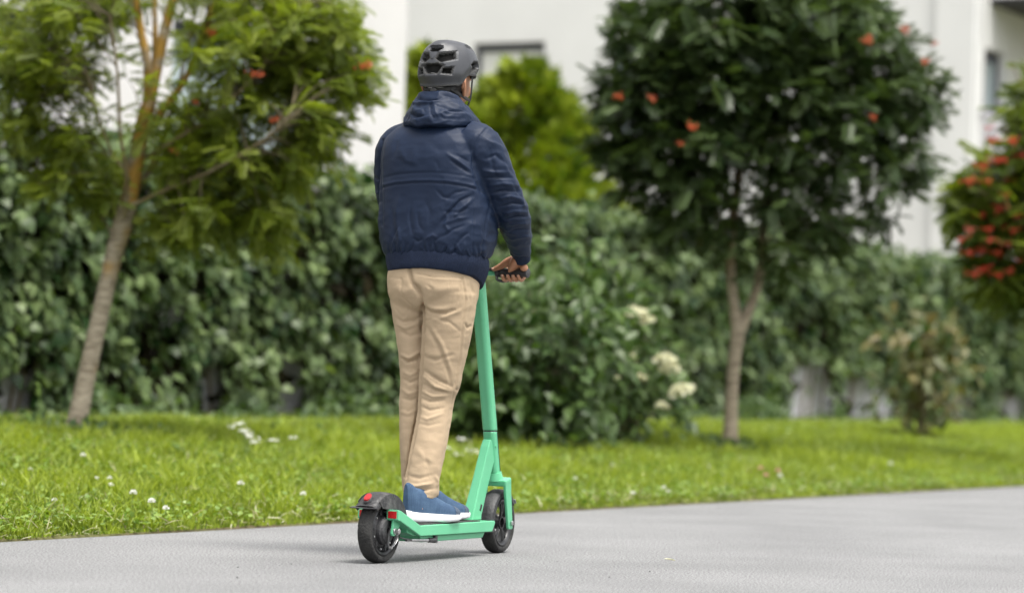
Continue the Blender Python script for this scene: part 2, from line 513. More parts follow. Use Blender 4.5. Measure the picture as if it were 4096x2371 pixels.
def barkmat(name, c1, c2, lich):
    m, nt, b = mat_new(name)
    tc = nt.nodes.new('ShaderNodeTexCoord')
    mp = nt.nodes.new('ShaderNodeMapping'); mp.inputs['Scale'].default_value = (6, 6, 28)
    n = nt.nodes.new('ShaderNodeTexNoise'); n.inputs['Scale'].default_value = 2.0; n.inputs['Detail'].default_value = 6
    r = nt.nodes.new('ShaderNodeValToRGB'); r.color_ramp.elements[0].position = .35; r.color_ramp.elements[1].position = .65
    r.color_ramp.elements[0].color = (*c1, 1); r.color_ramp.elements[1].color = (*c2, 1)
    n2 = nt.nodes.new('ShaderNodeTexNoise'); n2.inputs['Scale'].default_value = 5; n2.inputs['Detail'].default_value = 6
    sp = nt.nodes.new('ShaderNodeSeparateXYZ')
    mr = nt.nodes.new('ShaderNodeMapRange'); mr.inputs['From Min'].default_value = 1.0; mr.inputs['From Max'].default_value = 1.7
    mr.inputs['To Min'].default_value = -.10; mr.inputs['To Max'].default_value = .20
    ad = nt.nodes.new('ShaderNodeMath'); ad.operation = 'ADD'
    r2 = nt.nodes.new('ShaderNodeValToRGB'); r2.color_ramp.elements[0].position = .52; r2.color_ramp.elements[1].position = .66
    mx = nt.nodes.new('ShaderNodeMix'); mx.data_type = 'RGBA'; mx.inputs[7].default_value = (*lich, 1)
    L = nt.links.new
    L(tc.outputs['Object'], mp.inputs['Vector']); L(mp.outputs[0], n.inputs['Vector']); L(n.outputs['Fac'], r.inputs['Fac'])
    L(tc.outputs['Object'], n2.inputs['Vector']); L(tc.outputs['Object'], sp.inputs[0]); L(sp.outputs['Z'], mr.inputs['Value'])
    L(n2.outputs['Fac'], ad.inputs[0]); L(mr.outputs['Result'], ad.inputs[1]); L(ad.outputs[0], r2.inputs['Fac'])
    L(r2.outputs['Color'], mx.inputs[0]); L(r.outputs['Color'], mx.inputs[6]); L(mx.outputs[2], b.inputs['Base Color'])
    bp = nt.nodes.new('ShaderNodeBump'); bp.inputs['Strength'].default_value = .7; bp.inputs['Distance'].default_value = .01
    L(n.outputs['Fac'], bp.inputs['Height']); L(bp.outputs['Normal'], b.inputs['Normal'])
    b.inputs['Roughness'].default_value = .85
    return m
m_bark = barkmat('lichened_bark', (.17, .135, .095), (.36, .31, .24), (.30, .17, .025))
m_twig = surf('twig_bark', (.07, .055, .03), (.11, .09, .045), 8, .85)
m_bark2 = barkmat('brown_bark', (.19, .15, .105), (.36, .30, .22), (.17, .13, .07))

# ------------------------------------------------------------------ garden wall and ivy
QH = 6.45
wall_top = 2.35
s_lo, s_hi = -9.0, 36.0
gw = empty('garden_wall', tuple(W(8, QH + .35, .3)))
tag(gw, 'long grey concrete garden wall under the climbing ivy', 'wall')
for k in range(10):
    a0 = s_lo + (s_hi - s_lo) * k / 10; a1 = s_lo + (s_hi - s_lo) * (k + 1) / 10 - .02
    b = MB(); bar3(b, lambda u, d, z: W(u, QH + .24 + d, z), a0, a1, 0, .16, .2, wall_top)
    b.build('panel', m_concrete, gw, base=gw.location)
b = MB(); bar3(b, lambda u, d, z: W(u, QH + .24 + d, z), s_lo, s_hi, -.03, .19, wall_top + .003, wall_top + .06)
b.build('coping', m_concrete, gw, base=gw.location)
iv = empty('climbing_ivy', tuple(W(8, QH, .33)))
tag(iv, 'dense green ivy covering the long grey garden wall', 'ivy')
GAPS = [(835, 42, 1440), (1160, 34, 1420), (3245, 70, 1435), (3455, 62, 1480), (3560, 40, 1530), (3850, 45, 1565), (4050, 50, 1570), (60, 60, 1470)]
N = 54000
ss = rng.uniform(s_lo, s_hi, N)
u = rng.random(N)
top = 2.50 + .12 * np.array([nz(a * .7, 5.5) for a in ss]) + .10 * np.array([nz(a * 2.3, 1.5) for a in ss]) + .50 * smoothstep(7, -1, ss)
zz = .30 + (top - .30) * u ** .95
bul = np.array([.30 * nz(a * 1.1, z * 1.0, 3) + .42 * nz(a * 3.4, z * 1.7, 8) + .26 * nz(a * 6, z * 4.5, 1) for a, z in zip(ss, zz)])
deep = (rng.random(N) < .15) * rng.uniform(.05, .2, N)
qq = QH - .05 - bul * .75 + deep + rng.normal(0, .03, N)
qq = np.minimum(qq, QH + .21)
over = rng.random(N) < .10                                # leaves lying over the coping
qq[over] = QH + rng.uniform(-.15, .55, over.sum()); zz[over] = (top + rng.normal(0, .07, N))[over]
pos = np.stack([E0[0] + PD[0] * ss + PN[0] * qq, E0[1] + PD[1] * ss + PN[1] * qq, zz], 1)
px = project(pos)
keep = (px[:, 0] > -3500) & (px[:, 0] < 6500)
wob = np.array([nz(a * 4, z * 4, 2.2) for a, z in zip(ss, zz)])
for gx, gw_, gy in GAPS:
    keep &= ~((np.abs(px[:, 0] - gx + 25 * wob) < gw_ * 1.25) & (px[:, 1] > gy + 70 * wob) & (rng.random(N) < .96))
gapmask = np.zeros(N, bool)
# thinner at the foot
keep &= ~((zz < .75) & (rng.random(N) < .35))
pos = pos[keep]; n = len(pos)
out = -np.array([PN[0], PN[1], 0.0])
dirs = np.array([0, 0, -.9]) + out * .35 + rnd(n) * .45
nrm = out * .75 + np.array([0, 0, .55]) + rnd(n) * .38
tint = np.clip(.34 + .55 * wob[keep] + rng.normal(0, .20, n) + .35 * (rng.random(n) < .22), 0, 1)  # random share of leaves made paler, sky glints put into the tint
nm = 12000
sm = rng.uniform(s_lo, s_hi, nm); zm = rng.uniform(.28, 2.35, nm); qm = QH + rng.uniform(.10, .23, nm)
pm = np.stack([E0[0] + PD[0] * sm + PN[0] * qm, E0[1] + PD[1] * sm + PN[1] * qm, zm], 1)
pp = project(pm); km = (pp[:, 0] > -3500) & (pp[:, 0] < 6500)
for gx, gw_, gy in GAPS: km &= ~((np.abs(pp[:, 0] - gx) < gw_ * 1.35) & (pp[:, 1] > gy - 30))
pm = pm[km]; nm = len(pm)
m_mat = leafmat('ivy_gap_shade', (.012, .010, .006), (.035, .030, .014), .8, .1, .05)  # near-black leaf layer added behind the ivy, shade of its hollows as colour
tag(scat_obj('dark_backing_leaves', IVY, pm, rnd(nm) + (0, 0, -.5), rnd(nm) * .5 + out, rng.uniform(.15, .25, nm), rng.random(nm), m_mat, iv), kind='stuff')
fo = scat_obj('foliage', IVY, pos, dirs, nrm, rng.uniform(.08, .15, n), tint, m_ivy, iv)
tag(fo, kind='stuff')
b = MB()
for k in range(70):                                      # woody stems on the wall
    s0 = rng.uniform(s_lo + 1, s_hi - 6); h = rng.uniform(.8, 2.1)
    pts = [W(s0 + .12 * math.sin(3 * t + k), QH + .215, .3 + h * t) for t in np.linspace(0, 1, 6)]
    b.tube(pts - np.array(iv.location), [.013] * 5 + [.006], 5)
tag(b.build('stems', m_bark2, iv), kind='stuff')

# ------------------------------------------------------------------ trees
def tree(name, label, Y0, branches, blobs, tpl, mat, bark, lsize, twigr=.004, per=9, group=None, seed=1, droop=-.25, tintmu=.5, cat='tree'):
    """branches: lists of (px, py, dY, radius m); blobs: (px, py, rx, ry, clusters, depth)"""
    global rng
    rng = np.random.default_rng(seed)
    b0 = branches[0][0]
    base = P(b0[0], b0[1], Y0 + b0[2])
    t = empty(name, tuple(base)); tag(t, label, cat, group)
    nodes = []
    tb, lb, sb = MB(), MB(), MB()
    for i, br_ in enumerate(branches):
        w = np.array([P(a, c, Y0 + d) for a, c, d, r in br_]) - base
        r = [q[3] for q in br_]
        (tb if i == 0 else lb if i < (5 if name == 'rowan_tree' else 2) else sb).tube(w, r if i < (5 if name == 'rowan_tree' else 2) else [k * (.62 if i >= 5 else .55) for k in r], 12 if i == 0 else 8, sub=6)
        cw = catmull(w, 8); nodes.append(cw[len(cw) // 4 if i else len(cw) * 2 // 3:])
    trunk = tb.build('trunk', bark, t, True)
    if lb.v: tag(lb.build('limbs', bark, t, True), kind='stuff')
    if sb.v: tag(sb.build('branches', m_bark2, t, True), kind='stuff')
    nodes = np.concatenate(nodes)
    lp, ld, ln, lt = [], [], [], []
    tw = MB()
    for (bx, by, rx, ry, k, dep) in blobs:
        for _ in range(k):
            a = rng.uniform(0, 2 * math.pi); rr = math.sqrt(rng.random())
            c = P(bx + rx * rr * math.cos(a), by + ry * rr * math.sin(a), Y0 + rng.uniform(-dep, dep) * math.sqrt(max(0, 1.05 - rr * rr))) - base
            d2 = np.linalg.norm((nodes - c) * (1, .6, 1) + (0, 0, .15), axis=1)
            j = int(np.argmin(d2 + rng.uniform(0, .45, len(d2))))
            o = nodes[j]; L = np.linalg.norm(c - o)
            mid = (o + c) / 2 + np.array([0, 0, .12 * L])
            cv = catmull(np.array([o, mid, c]), 4)
            if L < 1.0 and rng.random() < .6: tw.tube(cv, np.linspace(twigr * 1.4, twigr * .45, len(cv)), 4, cap=False)
            ax = (c - mid) / (np.linalg.norm(c - mid) + 1e-6)
            for q in range(per):
                f = rng.uniform(.45, 1.0)
                p = mid + (c - mid) * f
                d = ax * .5 + rng.normal(size=3) * .75; d[2] = d[2] * .55 + droop * .4
                lp.append(p + rng.normal(size=3) * .03); ld.append(d); ln.append(np.array([0, 0, 1.0]) + rng.normal(size=3) * .35)
                lt.append(np.clip(tintmu + rng.normal(0, .22), 0, 1))
    tag(tw.build('twigs', m_twig, t), kind='stuff')
    v, p, tt = scatter(tpl[0], tpl[1], np.array(lp), np.array(ld), np.array(ln), rng.uniform(.75, 1.2, len(lp)) * lsize, np.array(lt))
    cr = fast_mesh('crown', v, p, mat, t, tt)
    tag(cr, kind='stuff')
    return t, base
def berries(t, base, mat, spots, Y0, size, name='berry_cluster'):
    b = MB()
    for k in range(22):
        d = rng.normal(size=3) * (.024, .024, .013)
        b.ico(d, .0078, 1)
    o = b.build(name, mat, t, True)
    first = True
    for (x, y, dY) in spots:
        c = o if first else o.copy()
        if not first: link(c, t)
        first = False
        c['kind'] = 'stuff'
        c.location = P(x, y, Y0 + dY) - base
        k_ = size * rng.uniform(.6, 1.15); c.scale = (k_, k_, k_); c.rotation_euler = (rng.uniform(-.4, .4), rng.uniform(-.4, .4), rng.uniform(0, 6))

YL = 18.24
left_br = [
    [(285, 1785, 0, .085), (297, 1730, 0, .070), (318, 1640, 0, .064), (352, 1480, 0, .058), (405, 1240, 0, .055), (455, 1020, 0, .056), (495, 890, 0, .068), (520, 780, 0, .055), (545, 640, 0, .052), (572, 500, 0, .050), (600, 400, 0, .046)],
    [(600, 400, 0, .040), (625, 290, 0, .034), (660, 120, 0, .032), (700, -40, 0, .028), (735, -260, .1, .02)],
    [(590, 430, 0, .034), (590, 260, -.1, .028), (560, 110, -.1, .025), (540, -60, -.15, .02), (520, -250, -.2, .014)],
    [(606, 380, .05, .02), (620, 200, .1, .018), (618, 0, .2, .016), (615, -200, .2, .01)],
    [(560, 570, .05, .030), (650, 440, .1, .026), (740, 320, .15, .02), (820, 120, .2, .018), (875, -40, .3, .014)],
    [(520, 760, .1, .030), (600, 690, .2, .022), (700, 560, .4, .018), (770, 430, .5, .014), (840, 300, .6, .01)],
    [(515, 720, -.1, .026), (465, 640, -.2, .018), (430, 570, -.3, .012), (380, 420, -.4, .01), (350, 300, -.5, .008)],
    [(500, 880, .1, .030), (620, 878, .2, .022), (760, 862, .3, .014), (900, 800, .4, .009)],
    [(510, 830, -.1, .024), (640, 770, -.3, .016), (830, 690, -.5, .012), (1010, 590, -.6, .008), (1160, 470, -.7, .004)],
    [(545, 660, .1, .022), (700, 560, -.2, .016), (860, 460, -.3, .014), (1040, 280, -.4, .011), (1200, 60, -.4, .008), (1260, -100, -.4, .006)],
    [(480, 900, .1, .018), (430, 780, .3, .012), (350, 560, .5, .009), (260, 380, .6, .007), (215, 180, .6, .005)],
    [(350, 560, .5, .008), (230, 450, .6, .005), (120, 380, .7, .003)],
    [(505, 860, .15, .034), (585, 700, .3, .028), (665, 520, .45, .024), (720, 320, .5, .020), (770, 100, .6, .016), (800, -120, .6, .010)],
    [(500, 870, -.05, .030), (505, 700, -.25, .022), (480, 520, -.35, .018), (470, 300, -.45, .014), (440, 60, -.5, .010)],
    [(470, 960, .1, .018), (400, 860, .3, .012), (330, 700, .5, .008)],
]
left_blobs = [(130, 130, 230, 190, 55, .8), (60, 330, 150, 110, 22, .7), (330, 40, 180, 90, 26, .8), (270, 330, 120, 110, 16, .6), (60, 500, 130, 60, 12, .6),
              (300, 560, 150, 60, 14, .6), (420, 100, 60, 80, 5, .5),
              (960, 130, 220, 200, 62, .9), (1200, 120, 200, 170, 56, .9), (1370, 90, 110, 110, 20, .7), (1120, 380, 200, 160, 50, .9),
              (1340, 320, 150, 100, 30, .7), (1450, 330, 90, 50, 12, .5), (1300, 520, 110, 70, 16, .6), (830, 420, 130, 140, 26, .8), (900, 640, 190, 120, 26, .8),
              (720, 660, 90, 90, 12, .6), (800, 870, 200, 100, 26, .7), (1030, 820, 190, 130, 26, .7), (1230, 620, 120, 90, 14, .6), (680, 920, 140, 60, 10, .5), (1180, 700, 110, 90, 14, .6),
              (620, 200, 620, 260, 46, 1.0), (650, 560, 420, 200, 24, .9), (250, 720, 160, 80, 14, .7), (400, 760, 70, 80, 6, .5), (600, -120, 500, 110, 40, 1.0), (1050, 980, 140, 60, 9, .5)]
tL, bL = tree('rowan_tree', 'leaning rowan tree with yellow lichened trunk and light green feathery leaves', YL, left_br, left_blobs, PINN, m_rowan, m_bark, .150, seed=11, per=9, tintmu=.66)
berries(tL, bL, m_berry, [(695, 605, -.3), (780, 410, -.5), (850, 135, -.4), (1020, 300, -.6), (620, 640, .1), (1460, 265, -.5), (1100, 480, -.6)], YL, .9)

YR = 23.04
right_br = [
    [(2913, 1835, 0, .11), (2915, 1800, 0, .085), (2922, 1720, 0, .062), (2928, 1560, 0, .050), (2940, 1420, 0, .050), (2950, 1330, 0, .056), (2938, 1230, 0, .042), (2924, 1100, 0, .040), (2922, 950, 0, .038), (2945, 780, 0, .04), (2970, 560, 0, .034), (2990, 300, 0, .028), (3000, 0, 0, .02)],
    [(2955, 1330, 0, .05), (3012, 1200, .05, .038), (3040, 1080, .1, .034), (3055, 900, .2, .032), (3090, 600, .3, .026), (3130, 250, .4, .018)],
    [(2925, 980, 0, .03), (2840, 800, .1, .022), (2720, 620, .2, .014), (2600, 470, .3, .008), (2500, 360, .3, .004)],
    [(2935, 850, 0, .028), (2800, 560, .3, .02), (2690, 300, .5, .014), (2600, 100, .6, .008)],
    [(3040, 1000, .1, .028), (3190, 810, .1, .02), (3350, 630, .2, .014), (3500, 470, .2, .008), (3610, 340, .2, .004)],
    [(3060, 860, .2, .028), (3220, 560, .5, .02), (3400, 260, .6, .014), (3520, 60, .7, .008)],
    [(3035, 1060, .1, .022), (3180, 980, .3, .016), (3380, 880, .4, .011), (3560, 800, .5, .006)],
    [(2928, 1030, 0, .022), (2760, 950, .3, .014), (2600, 860, .4, .01), (2480, 760, .5, .006)],
]
right_blobs = [(2640, 120, 190, 150, 60, 1.0), (2900, 60, 260, 160, 90, 1.2), (3200, 60, 260, 160, 92, 1.2), (3450, 160, 170, 150, 60, 1.0), (3640, 380, 130, 150, 40, .9),
               (2560, 340, 160, 140, 46, .9), (2470, 400, 110, 100, 18, .7), (2800, 300, 260, 160, 90, 1.1), (3120, 300, 260, 170, 95, 1.1), (3400, 430, 220, 160, 74, 1.0),
               (2620, 560, 210, 110, 40, .9), (2480, 600, 130, 70, 22, .7), (2860, 540, 230, 150, 60, 1.0), (3150, 560, 240, 150, 58, 1.0), (3420, 680, 230, 140, 32, .9), (3640, 640, 120, 110, 15, .7),
               (2640, 730, 200, 90, 34, .8), (2800, 780, 170, 120, 26, .9), (3150, 780, 200, 110, 30, .9), (3400, 860, 200, 100, 17, .8), (3260, 960, 200, 80, 14, .8), (2900, 940, 120, 70, 8, .8),
               (2760, 900, 150, 70, 16, .7), (3130, 1050, 130, 60, 9, .6), (3000, -180, 500, 120, 90, 1.2)]
tR, bR = tree('dark_rowan_tree', 'round dark green tree with two upright stems and few orange berries', YR, right_br, right_blobs, PINN_WIDE, m_darkrowan, m_bark2, .185, seed=12, per=7, tintmu=.45)
berries(tR, bR, m_berry, [(2472, 388, -.9), (2772, 508, -1.1), (2720, 575, -1.0), (3465, 162, -1.0), (3615, 118, -.8), (3705, 245, -.7), (2610, 395, -.9), (3490, 470, -.9), (3735, 175, -.5)], YR, .95)

YB = 25.0
red_br = [[(4330, 1800, 0, .08), (4320, 1500, 0, .065), (4300, 1200, 0, .055), (4270, 900, 0, .045), (4240, 600, 0, .03), (4220, 300, 0, .02)],
          [(4300, 1150, 0, .03), (4180, 980, -.3, .02), (4040, 850, -.5, .012), (3920, 760, -.6, .006)], [(4280, 950, 0, .028), (4150, 700, -.3, .018), (4020, 520, -.5, .01)],
          [(4310, 1300, 0, .028), (4150, 1150, -.2, .018), (3960, 1050, -.3, .01)], [(4240, 620, 0, .02), (4120, 400, -.2, .012), (4040, 250, -.3, .008)]]
red_blobs = [(4010, 720, 170, 140, 46, .7), (4150, 560, 130, 160, 40, .7), (3930, 900, 130, 140, 34, .6), (4080, 960, 150, 150, 46, .7), (4000, 1120, 150, 90, 24, .6), (4200, 800, 150, 200, 50, .8), (4090, 350, 70, 120, 14, .5), (4180, 1120, 120, 120, 24, .6), (3850, 780, 60, 90, 9, .4)]
tB, bB = tree('red_berry_tree', 'bushy rowan tree loaded with clusters of bright red berries', YB, red_br, red_blobs, PINN_WIDE, m_rowan, m_bark2, .22, seed=13, per=6, tintmu=.42)
rb = [(3955, 510), (3900, 655), (3935, 660), (3945, 725), (4035, 720), (4000, 830), (3880, 915), (3955, 915), (3850, 955), (4030, 975), (3925, 1000), (3990, 1010), (3930, 1075), (3990, 1100), (3890, 1095), (4085, 620), (4080, 1000), (4000, 640), (3880, 720), (4070, 860), (4075, 1040), (4050, 560), (4140, 760), (4150, 900), (3975, 560), (4020, 780), (3920, 860), (4060, 920), (3870, 1010), (3965, 960), (4010, 905), (4040, 1080)]
berries(tB, bB, m_redberry, [(x, y, -.75 + .3 * rng.random()) for x, y in rb], YB, 1.15)

# golden conifer behind the wall
YT = 33.0
def conifer(ax, ay, label, RB_, seed, n):
    global rng
    rng = np.random.default_rng(seed)
    ap = P(ax, ay, YT); gz = .34
    base = np.array([ap[0], ap[1], gz])
    t = empty('golden_conifer', tuple(base)); tag(t, label, 'conifer')
    H = ap[2] - gz
    MB().tube([(0, 0, 0), (.02, 0, H * .5), (0, 0, H * .97)], [.14, .08, .01], 10).build('trunk', m_bark2, t, True)
    u = rng.random(n) ** .62
    h = H * (1 - u * .93)
    a = rng.uniform(0, 2 * math.pi, n)
    rad = (.10 + RB_ * (1 - h / H) ** .66) * (.74 +   .55 * np.array([nz(math.cos(x) * 1.7, math.sin(x) * 1.7, z * 1.25) for x, z in zip(a, h)]) + .36 * np.array([nz(math.cos(x) * 4.5, math.sin(x) * 4.5, z * 3.5) for x, z in zip(a, h)]))
    rr = rad * np.sqrt(rng.uniform(.45, 1.0, n))
    lean = -.35 * (1 - h / H)
    pos = np.stack([rr * np.cos(a) + lean * .3, rr * np.sin(a), h + .12 * rr], 1)
    dirs = np.stack([np.cos(a), np.sin(a), np.full(n, .7)], 1) + rnd(n) * .45
    nrm = np.stack([-np.sin(a), np.cos(a), np.full(n, .8)], 1) + rnd(n) * .7
    tint = np.clip(.45 + .5 * np.array([nz(p[0] * 2.4, p[1] * 2.4, p[2] * 2.4) for p in pos]) + rng.normal(0, .2, n), 0, 1)
    v, p, tt = scatter(SPRAY[0], SPRAY[1], pos, dirs, nrm, rng.uniform(.12, .24, n), tint)
    tag(fast_mesh('crown', v, p, m_thuja, t, tt), kind='stuff')
conifer(2085, 262, 'broad golden green conifer rising behind the ivy wall', 2.2, 21, 17000)
conifer(1730, 200, 'darker green conifer beside the corner of the warm white building', 1.3, 22, 9000)

def bush(name, label, cat, bx, by, Y0, blobs, tpl, mat, size, tintmu=.5, seed=3, stems=7, group=None, dirz=-.45, per=10, out_b=.5, stem_r=.012):
    """leafy bush: blobs (px, py, rx, ry, clusters, depth)"""
    global rng
    rng = np.random.default_rng(seed)
    base = P(bx, by, Y0)
    t = empty(name, tuple(base)); tag(t, label, cat, group)
    lp, ld, ln, lt = [], [], [], []
    tips = []
    for (x, y, rx, ry, k, dep) in blobs:
        for _ in range(k):
            a = rng.uniform(0, 2 * math.pi); rr = rng.random() ** .5
            c = P(x + rx * rr * math.cos(a), y + ry * rr * math.sin(a), Y0 + rng.uniform(-dep, dep)) - base
            tips.append(c)
            o = np.array([c[0], c[1] - .3, 0.0]); o /= np.linalg.norm(o) + 1e-6
            for q in range(per):
                d = o * out_b + rng.normal(size=3) * .55 + np.array([0, 0, dirz])
                lp.append(c + rng.normal(size=3) * size * .75); ld.append(d)
                ln.append(o * .5 + np.array([0, -.2, .9]) + rng.normal(size=3) * .35); lt.append(np.clip(tintmu + rng.normal(0, .24), 0, 1))
    b = MB()
    for k in range(min(stems * 4, len(tips), 40)):
        c = tips[int(rng.integers(len(tips)))]
        st = np.array([rng.normal(0, .06), rng.normal(0, .06), -.02]) if stems > 1 else np.array([0, 0, -.02])
        mid = c * (.35, .35, .6) + rng.normal(size=3) * .03
        b.tube(catmull([st, mid, c], 4), np.linspace(stem_r, .003, 9), 5)
    tag(b.build('stems', m_bark2, t), kind='stuff')
    v, p, tt = scatter(tpl[0], tpl[1], np.array(lp), np.array(ld), np.array(ln), rng.uniform(.7, 1.25, len(lp)) * size, np.array(lt))
    tag(fast_mesh('foliage', v, p, mat, t, tt), kind='stuff')
    return t, base
def Yat(px, py):                        # depth of the lawn surface seen at a pixel
    r = ray(px, py)
    Y = np.linspace(11.5, 45, 3000); p = CPOS[None] + r[None] * (Y / r[1])[:, None]
    s_, q_ = sq(p)
    k = np.argmax(p[:, 2] < ground_z(q_) - 1e9) if False else None
    d = p[:, 2] - ground_z(q_)
    i = np.where((d[:-1] > 0) & (d[1:] <= 0))[0]
    return float(Y[i[0]]) if len(i) else 26.0
YS = Yat(2115, 1800)
bush('broadleaf_shrub', 'large dark green shrub with long drooping leaves at the ivy wall', 'shrub', 2110, 1800, YS,
     [(2120, 1250, 280, 170, 40, .5), (2230, 1130, 220, 120, 18, .5), (2000, 1450, 230, 220, 60, .55), (2230, 1480, 240, 180, 60, .5), (2100, 1660, 260, 120, 46, .5), (1900, 1600, 150, 150, 26, .5), (2330, 1350, 140, 140, 22, .4), (2010, 1760, 170, 50, 14, .4), (2230, 1730, 120, 60, 12, .4), (1830, 1300, 120, 220, 18, .4)],
     OVATE, m_shrub, .135, .45, 31)
YHY = Yat(2480, 1790)
tH, bH = bush('hydrangea_bush', 'loose green bush with cream white flower heads beside the forked tree', 'bush', 2490, 1790, YHY,
     [(2500, 1450, 130, 160, 26, .35), (2580, 1550, 130, 110, 20, .35), (2470, 1660, 110, 90, 16, .3), (2560, 1330, 110, 90, 12, .3), (2660, 1600, 90, 90, 10, .3), (2490, 1740, 90, 40, 8, .3), (2540, 1230, 70, 60, 6, .2)],
     OVATE, m_shrub, .115, .62, 32)
nb = 90
dd = rnd(nb); dd /= np.linalg.norm(dd, axis=1)[:, None]
dd[:, 2] = np.abs(dd[:, 2]) * .9 - .15
pet_v, pet_p, pet_t = scatter(OVATE[0] * (1.5, 1, 1), OVATE[1], dd * .055, dd + rnd(nb) * .5, dd, rng.uniform(.03, .045, nb), rng.random(nb))
fh = tag(fast_mesh('flower_head', pet_v, pet_p, m_bloom, tH, pet_t), kind='stuff')
for i, (x, y, sc_) in enumerate([(2545, 1255, 1.15), (2590, 1285, .8), (2500, 1400, 1.0), (2515, 1430, .8), (2660, 1440, 1.1), (2680, 1475, 1.0), (2725, 1565, 1.25), (2560, 1510, .7), (2650, 1625, .7), (2455, 1515, .6)]):
    o = fh if i == 0 else fh.copy()
    if i: link(o, tH)
    o.location = P(x, y, YHY - .5) - bH; o.scale = (sc_, sc_, sc_ * .8)
    o.rotation_euler = (rng.uniform(-.3, .3), rng.uniform(-.3, .3), rng.uniform(0, 6))
YSA = Yat(3692, 1765)
bush('sapling', 'small sapling with reddish young leaves on a thin dark stem', 'sapling', 3695, 1765, YSA,
     [(3650, 1330, 120, 110, 16, .35), (3760, 1420, 110, 130, 15, .35), (3620, 1500, 100, 120, 13, .35), (3740, 1560, 110, 80, 11, .3), (3680, 1630, 100, 50, 6, .3), (3800, 1330, 60, 90, 5, .2)],
     OVATE, m_sap, .17, .35, 33, stems=2, stem_r=.016, per=6)
bush('rounded_bush', 'low rounded green bush behind the forked tree trunk', 'bush', 2830, 1680, Yat(2830, 1680) + 1.0,
     [(2820, 1540, 120, 90, 30, .3), (2800, 1620, 130, 60, 20, .3)], OVATE, m_shrub, .08, .75, 34)
# leafy weeds at the foot of the wall
n = 9000
ss = rng.uniform(s_lo + 2, s_hi - 4, n); qq = QH - .15 - np.abs(rng.normal(0, .28, n))
hh = .30 * np.clip(np.array([.5 + nz(a * 1.5, 4.4) for a in ss]), .15, 1.2) * rng.random(n)
pos = np.stack([E0[0] + PD[0] * ss + PN[0] * qq, E0[1] + PD[1] * ss + PN[1] * qq, ground_z(qq) + hh], 1)
k = (lambda p: (p[:, 0] > -2500) & (p[:, 0] < 6000))(project(pos)); pos = pos[k]; n = len(pos)
pw = project(pos)
for gx, gw_, gy in GAPS:
    kk_ = ~((np.abs(pw[:, 0] - gx) < gw_ * 1.2) & (rng.random(len(pw)) < .8)); pos = pos[kk_]; pw = pw[kk_]
n = len(pos)
m_weed = leafmat('weed_leaf', (.045, .085, .03), (.13, .19, .08), .5, .4, .3)
wd = scat_obj('ground_cover', OVATE, pos, rnd(n) + (0, 0, .5), rnd(n) * .5 + (0, 0, 1), rng.uniform(.05, .11, n), rng.random(n), m_weed)
tag(wd, 'leafy weeds growing along the foot of the ivy wall', 'weeds', kind='stuff')

# ------------------------------------------------------------------ grass
rng = np.random.default_rng(5)
m_grass = leafmat('grass_blade', (.072, .122, .008), (.350, .420, .060), .5, .3, .42, (1.4, 1.45, .5))
m_dry = leafmat('dry_grass', (.34, .31, .16), (.62, .60, .42), .6, .3, .3, (1, 1, .8))
m_clover = leafmat('clover_leaf', (.070, .140, .012), (.260, .360, .080), .4, .5, .3)
def lawn_points(n, qmax, qpow=1.0, s0=-5.0, s1=28.0):
    s = rng.uniform(s0, s1, n); q = qmax * rng.random(n) ** qpow
    pos = np.stack([E0[0] + PD[0] * s + PN[0] * q, E0[1] + PD[1] * s + PN[1] * q, np.zeros(n)], 1)
    q2 = q - np.array([edge_wobble(a) for a in s])
    pos[:, 2] = ground_z(q) - .005
    px = project(pos)
    k = (px[:, 0] > -900) & (px[:, 0] < 4800) & (q2 > 0)
    return pos[k], s[k], q[k]
pos, s_, q_ = lawn_points(455000, 6.6, 1.35)
n = len(pos)
patch = np.array([nz(a * .8, b * .8, 7) + .6 * nz(a * 2.5, b * 2.5, 2) for a, b in zip(s_, q_)])
h = (.065 + .07 * rng.random(n) ** 2 + .055 * np.clip(patch, -.6, 1) + .02 * smoothstep(1.5, 4.5, q_) * rng.random(n)) * smoothstep(-.05, .35, q_) ** .5
tuft = np.array([nz(a * 7, b * 7, 11) for a, b in zip(s_, q_)])
h = np.maximum(h * (1 + .9 * tuft), .02) * (.80 - .25 * smoothstep(2.5, 5.5, q_))
wd_ = .0027 + .0028 * rng.random(n) + .0006 * q_
a = rng.uniform(0, 2 * math.pi, n)
lean = rng.uniform(.15, 1.0, n) * h
la = rng.uniform(0, 2 * math.pi, n)
lx, ly = np.cos(la) * lean, np.sin(la) * lean
wx, wy = np.cos(a) * wd_, np.sin(a) * wd_
z0 = pos[:, 2]
V = np.zeros((n, 5, 3))
V[:, 0] = pos; V[:, 0, 0] -= wx; V[:, 0, 1] -= wy
V[:, 1] = pos; V[:, 1, 0] += wx; V[:, 1, 1] += wy
V[:, 2, 0] = pos[:, 0] + lx * .35 + wx * .8; V[:, 2, 1] = pos[:, 1] + ly * .35 + wy * .8; V[:, 2, 2] = z0 + h * .62
V[:, 3, 0] = pos[:, 0] + lx * .35 - wx * .8; V[:, 3, 1] = pos[:, 1] + ly * .35 - wy * .8; V[:, 3, 2] = z0 + h * .62
V[:, 4, 0] = pos[:, 0] + lx; V[:, 4, 1] = pos[:, 1] + ly; V[:, 4, 2] = z0 + h
o5 = (np.arange(n) * 5)[:, None]
tint = np.clip(.42 + .30 * patch + .45 * tuft + rng.normal(0, .24, n), 0, 1)
gr = fast_mesh('grass', V.reshape(-1, 3), [np.array([[0, 1, 2, 3]]) + o5, np.array([[3, 2, 4]]) + o5], m_grass, None, np.repeat(tint, 5))
tag(gr, 'bright green unmown grass of the lawn beside the path', 'grass', kind='stuff')
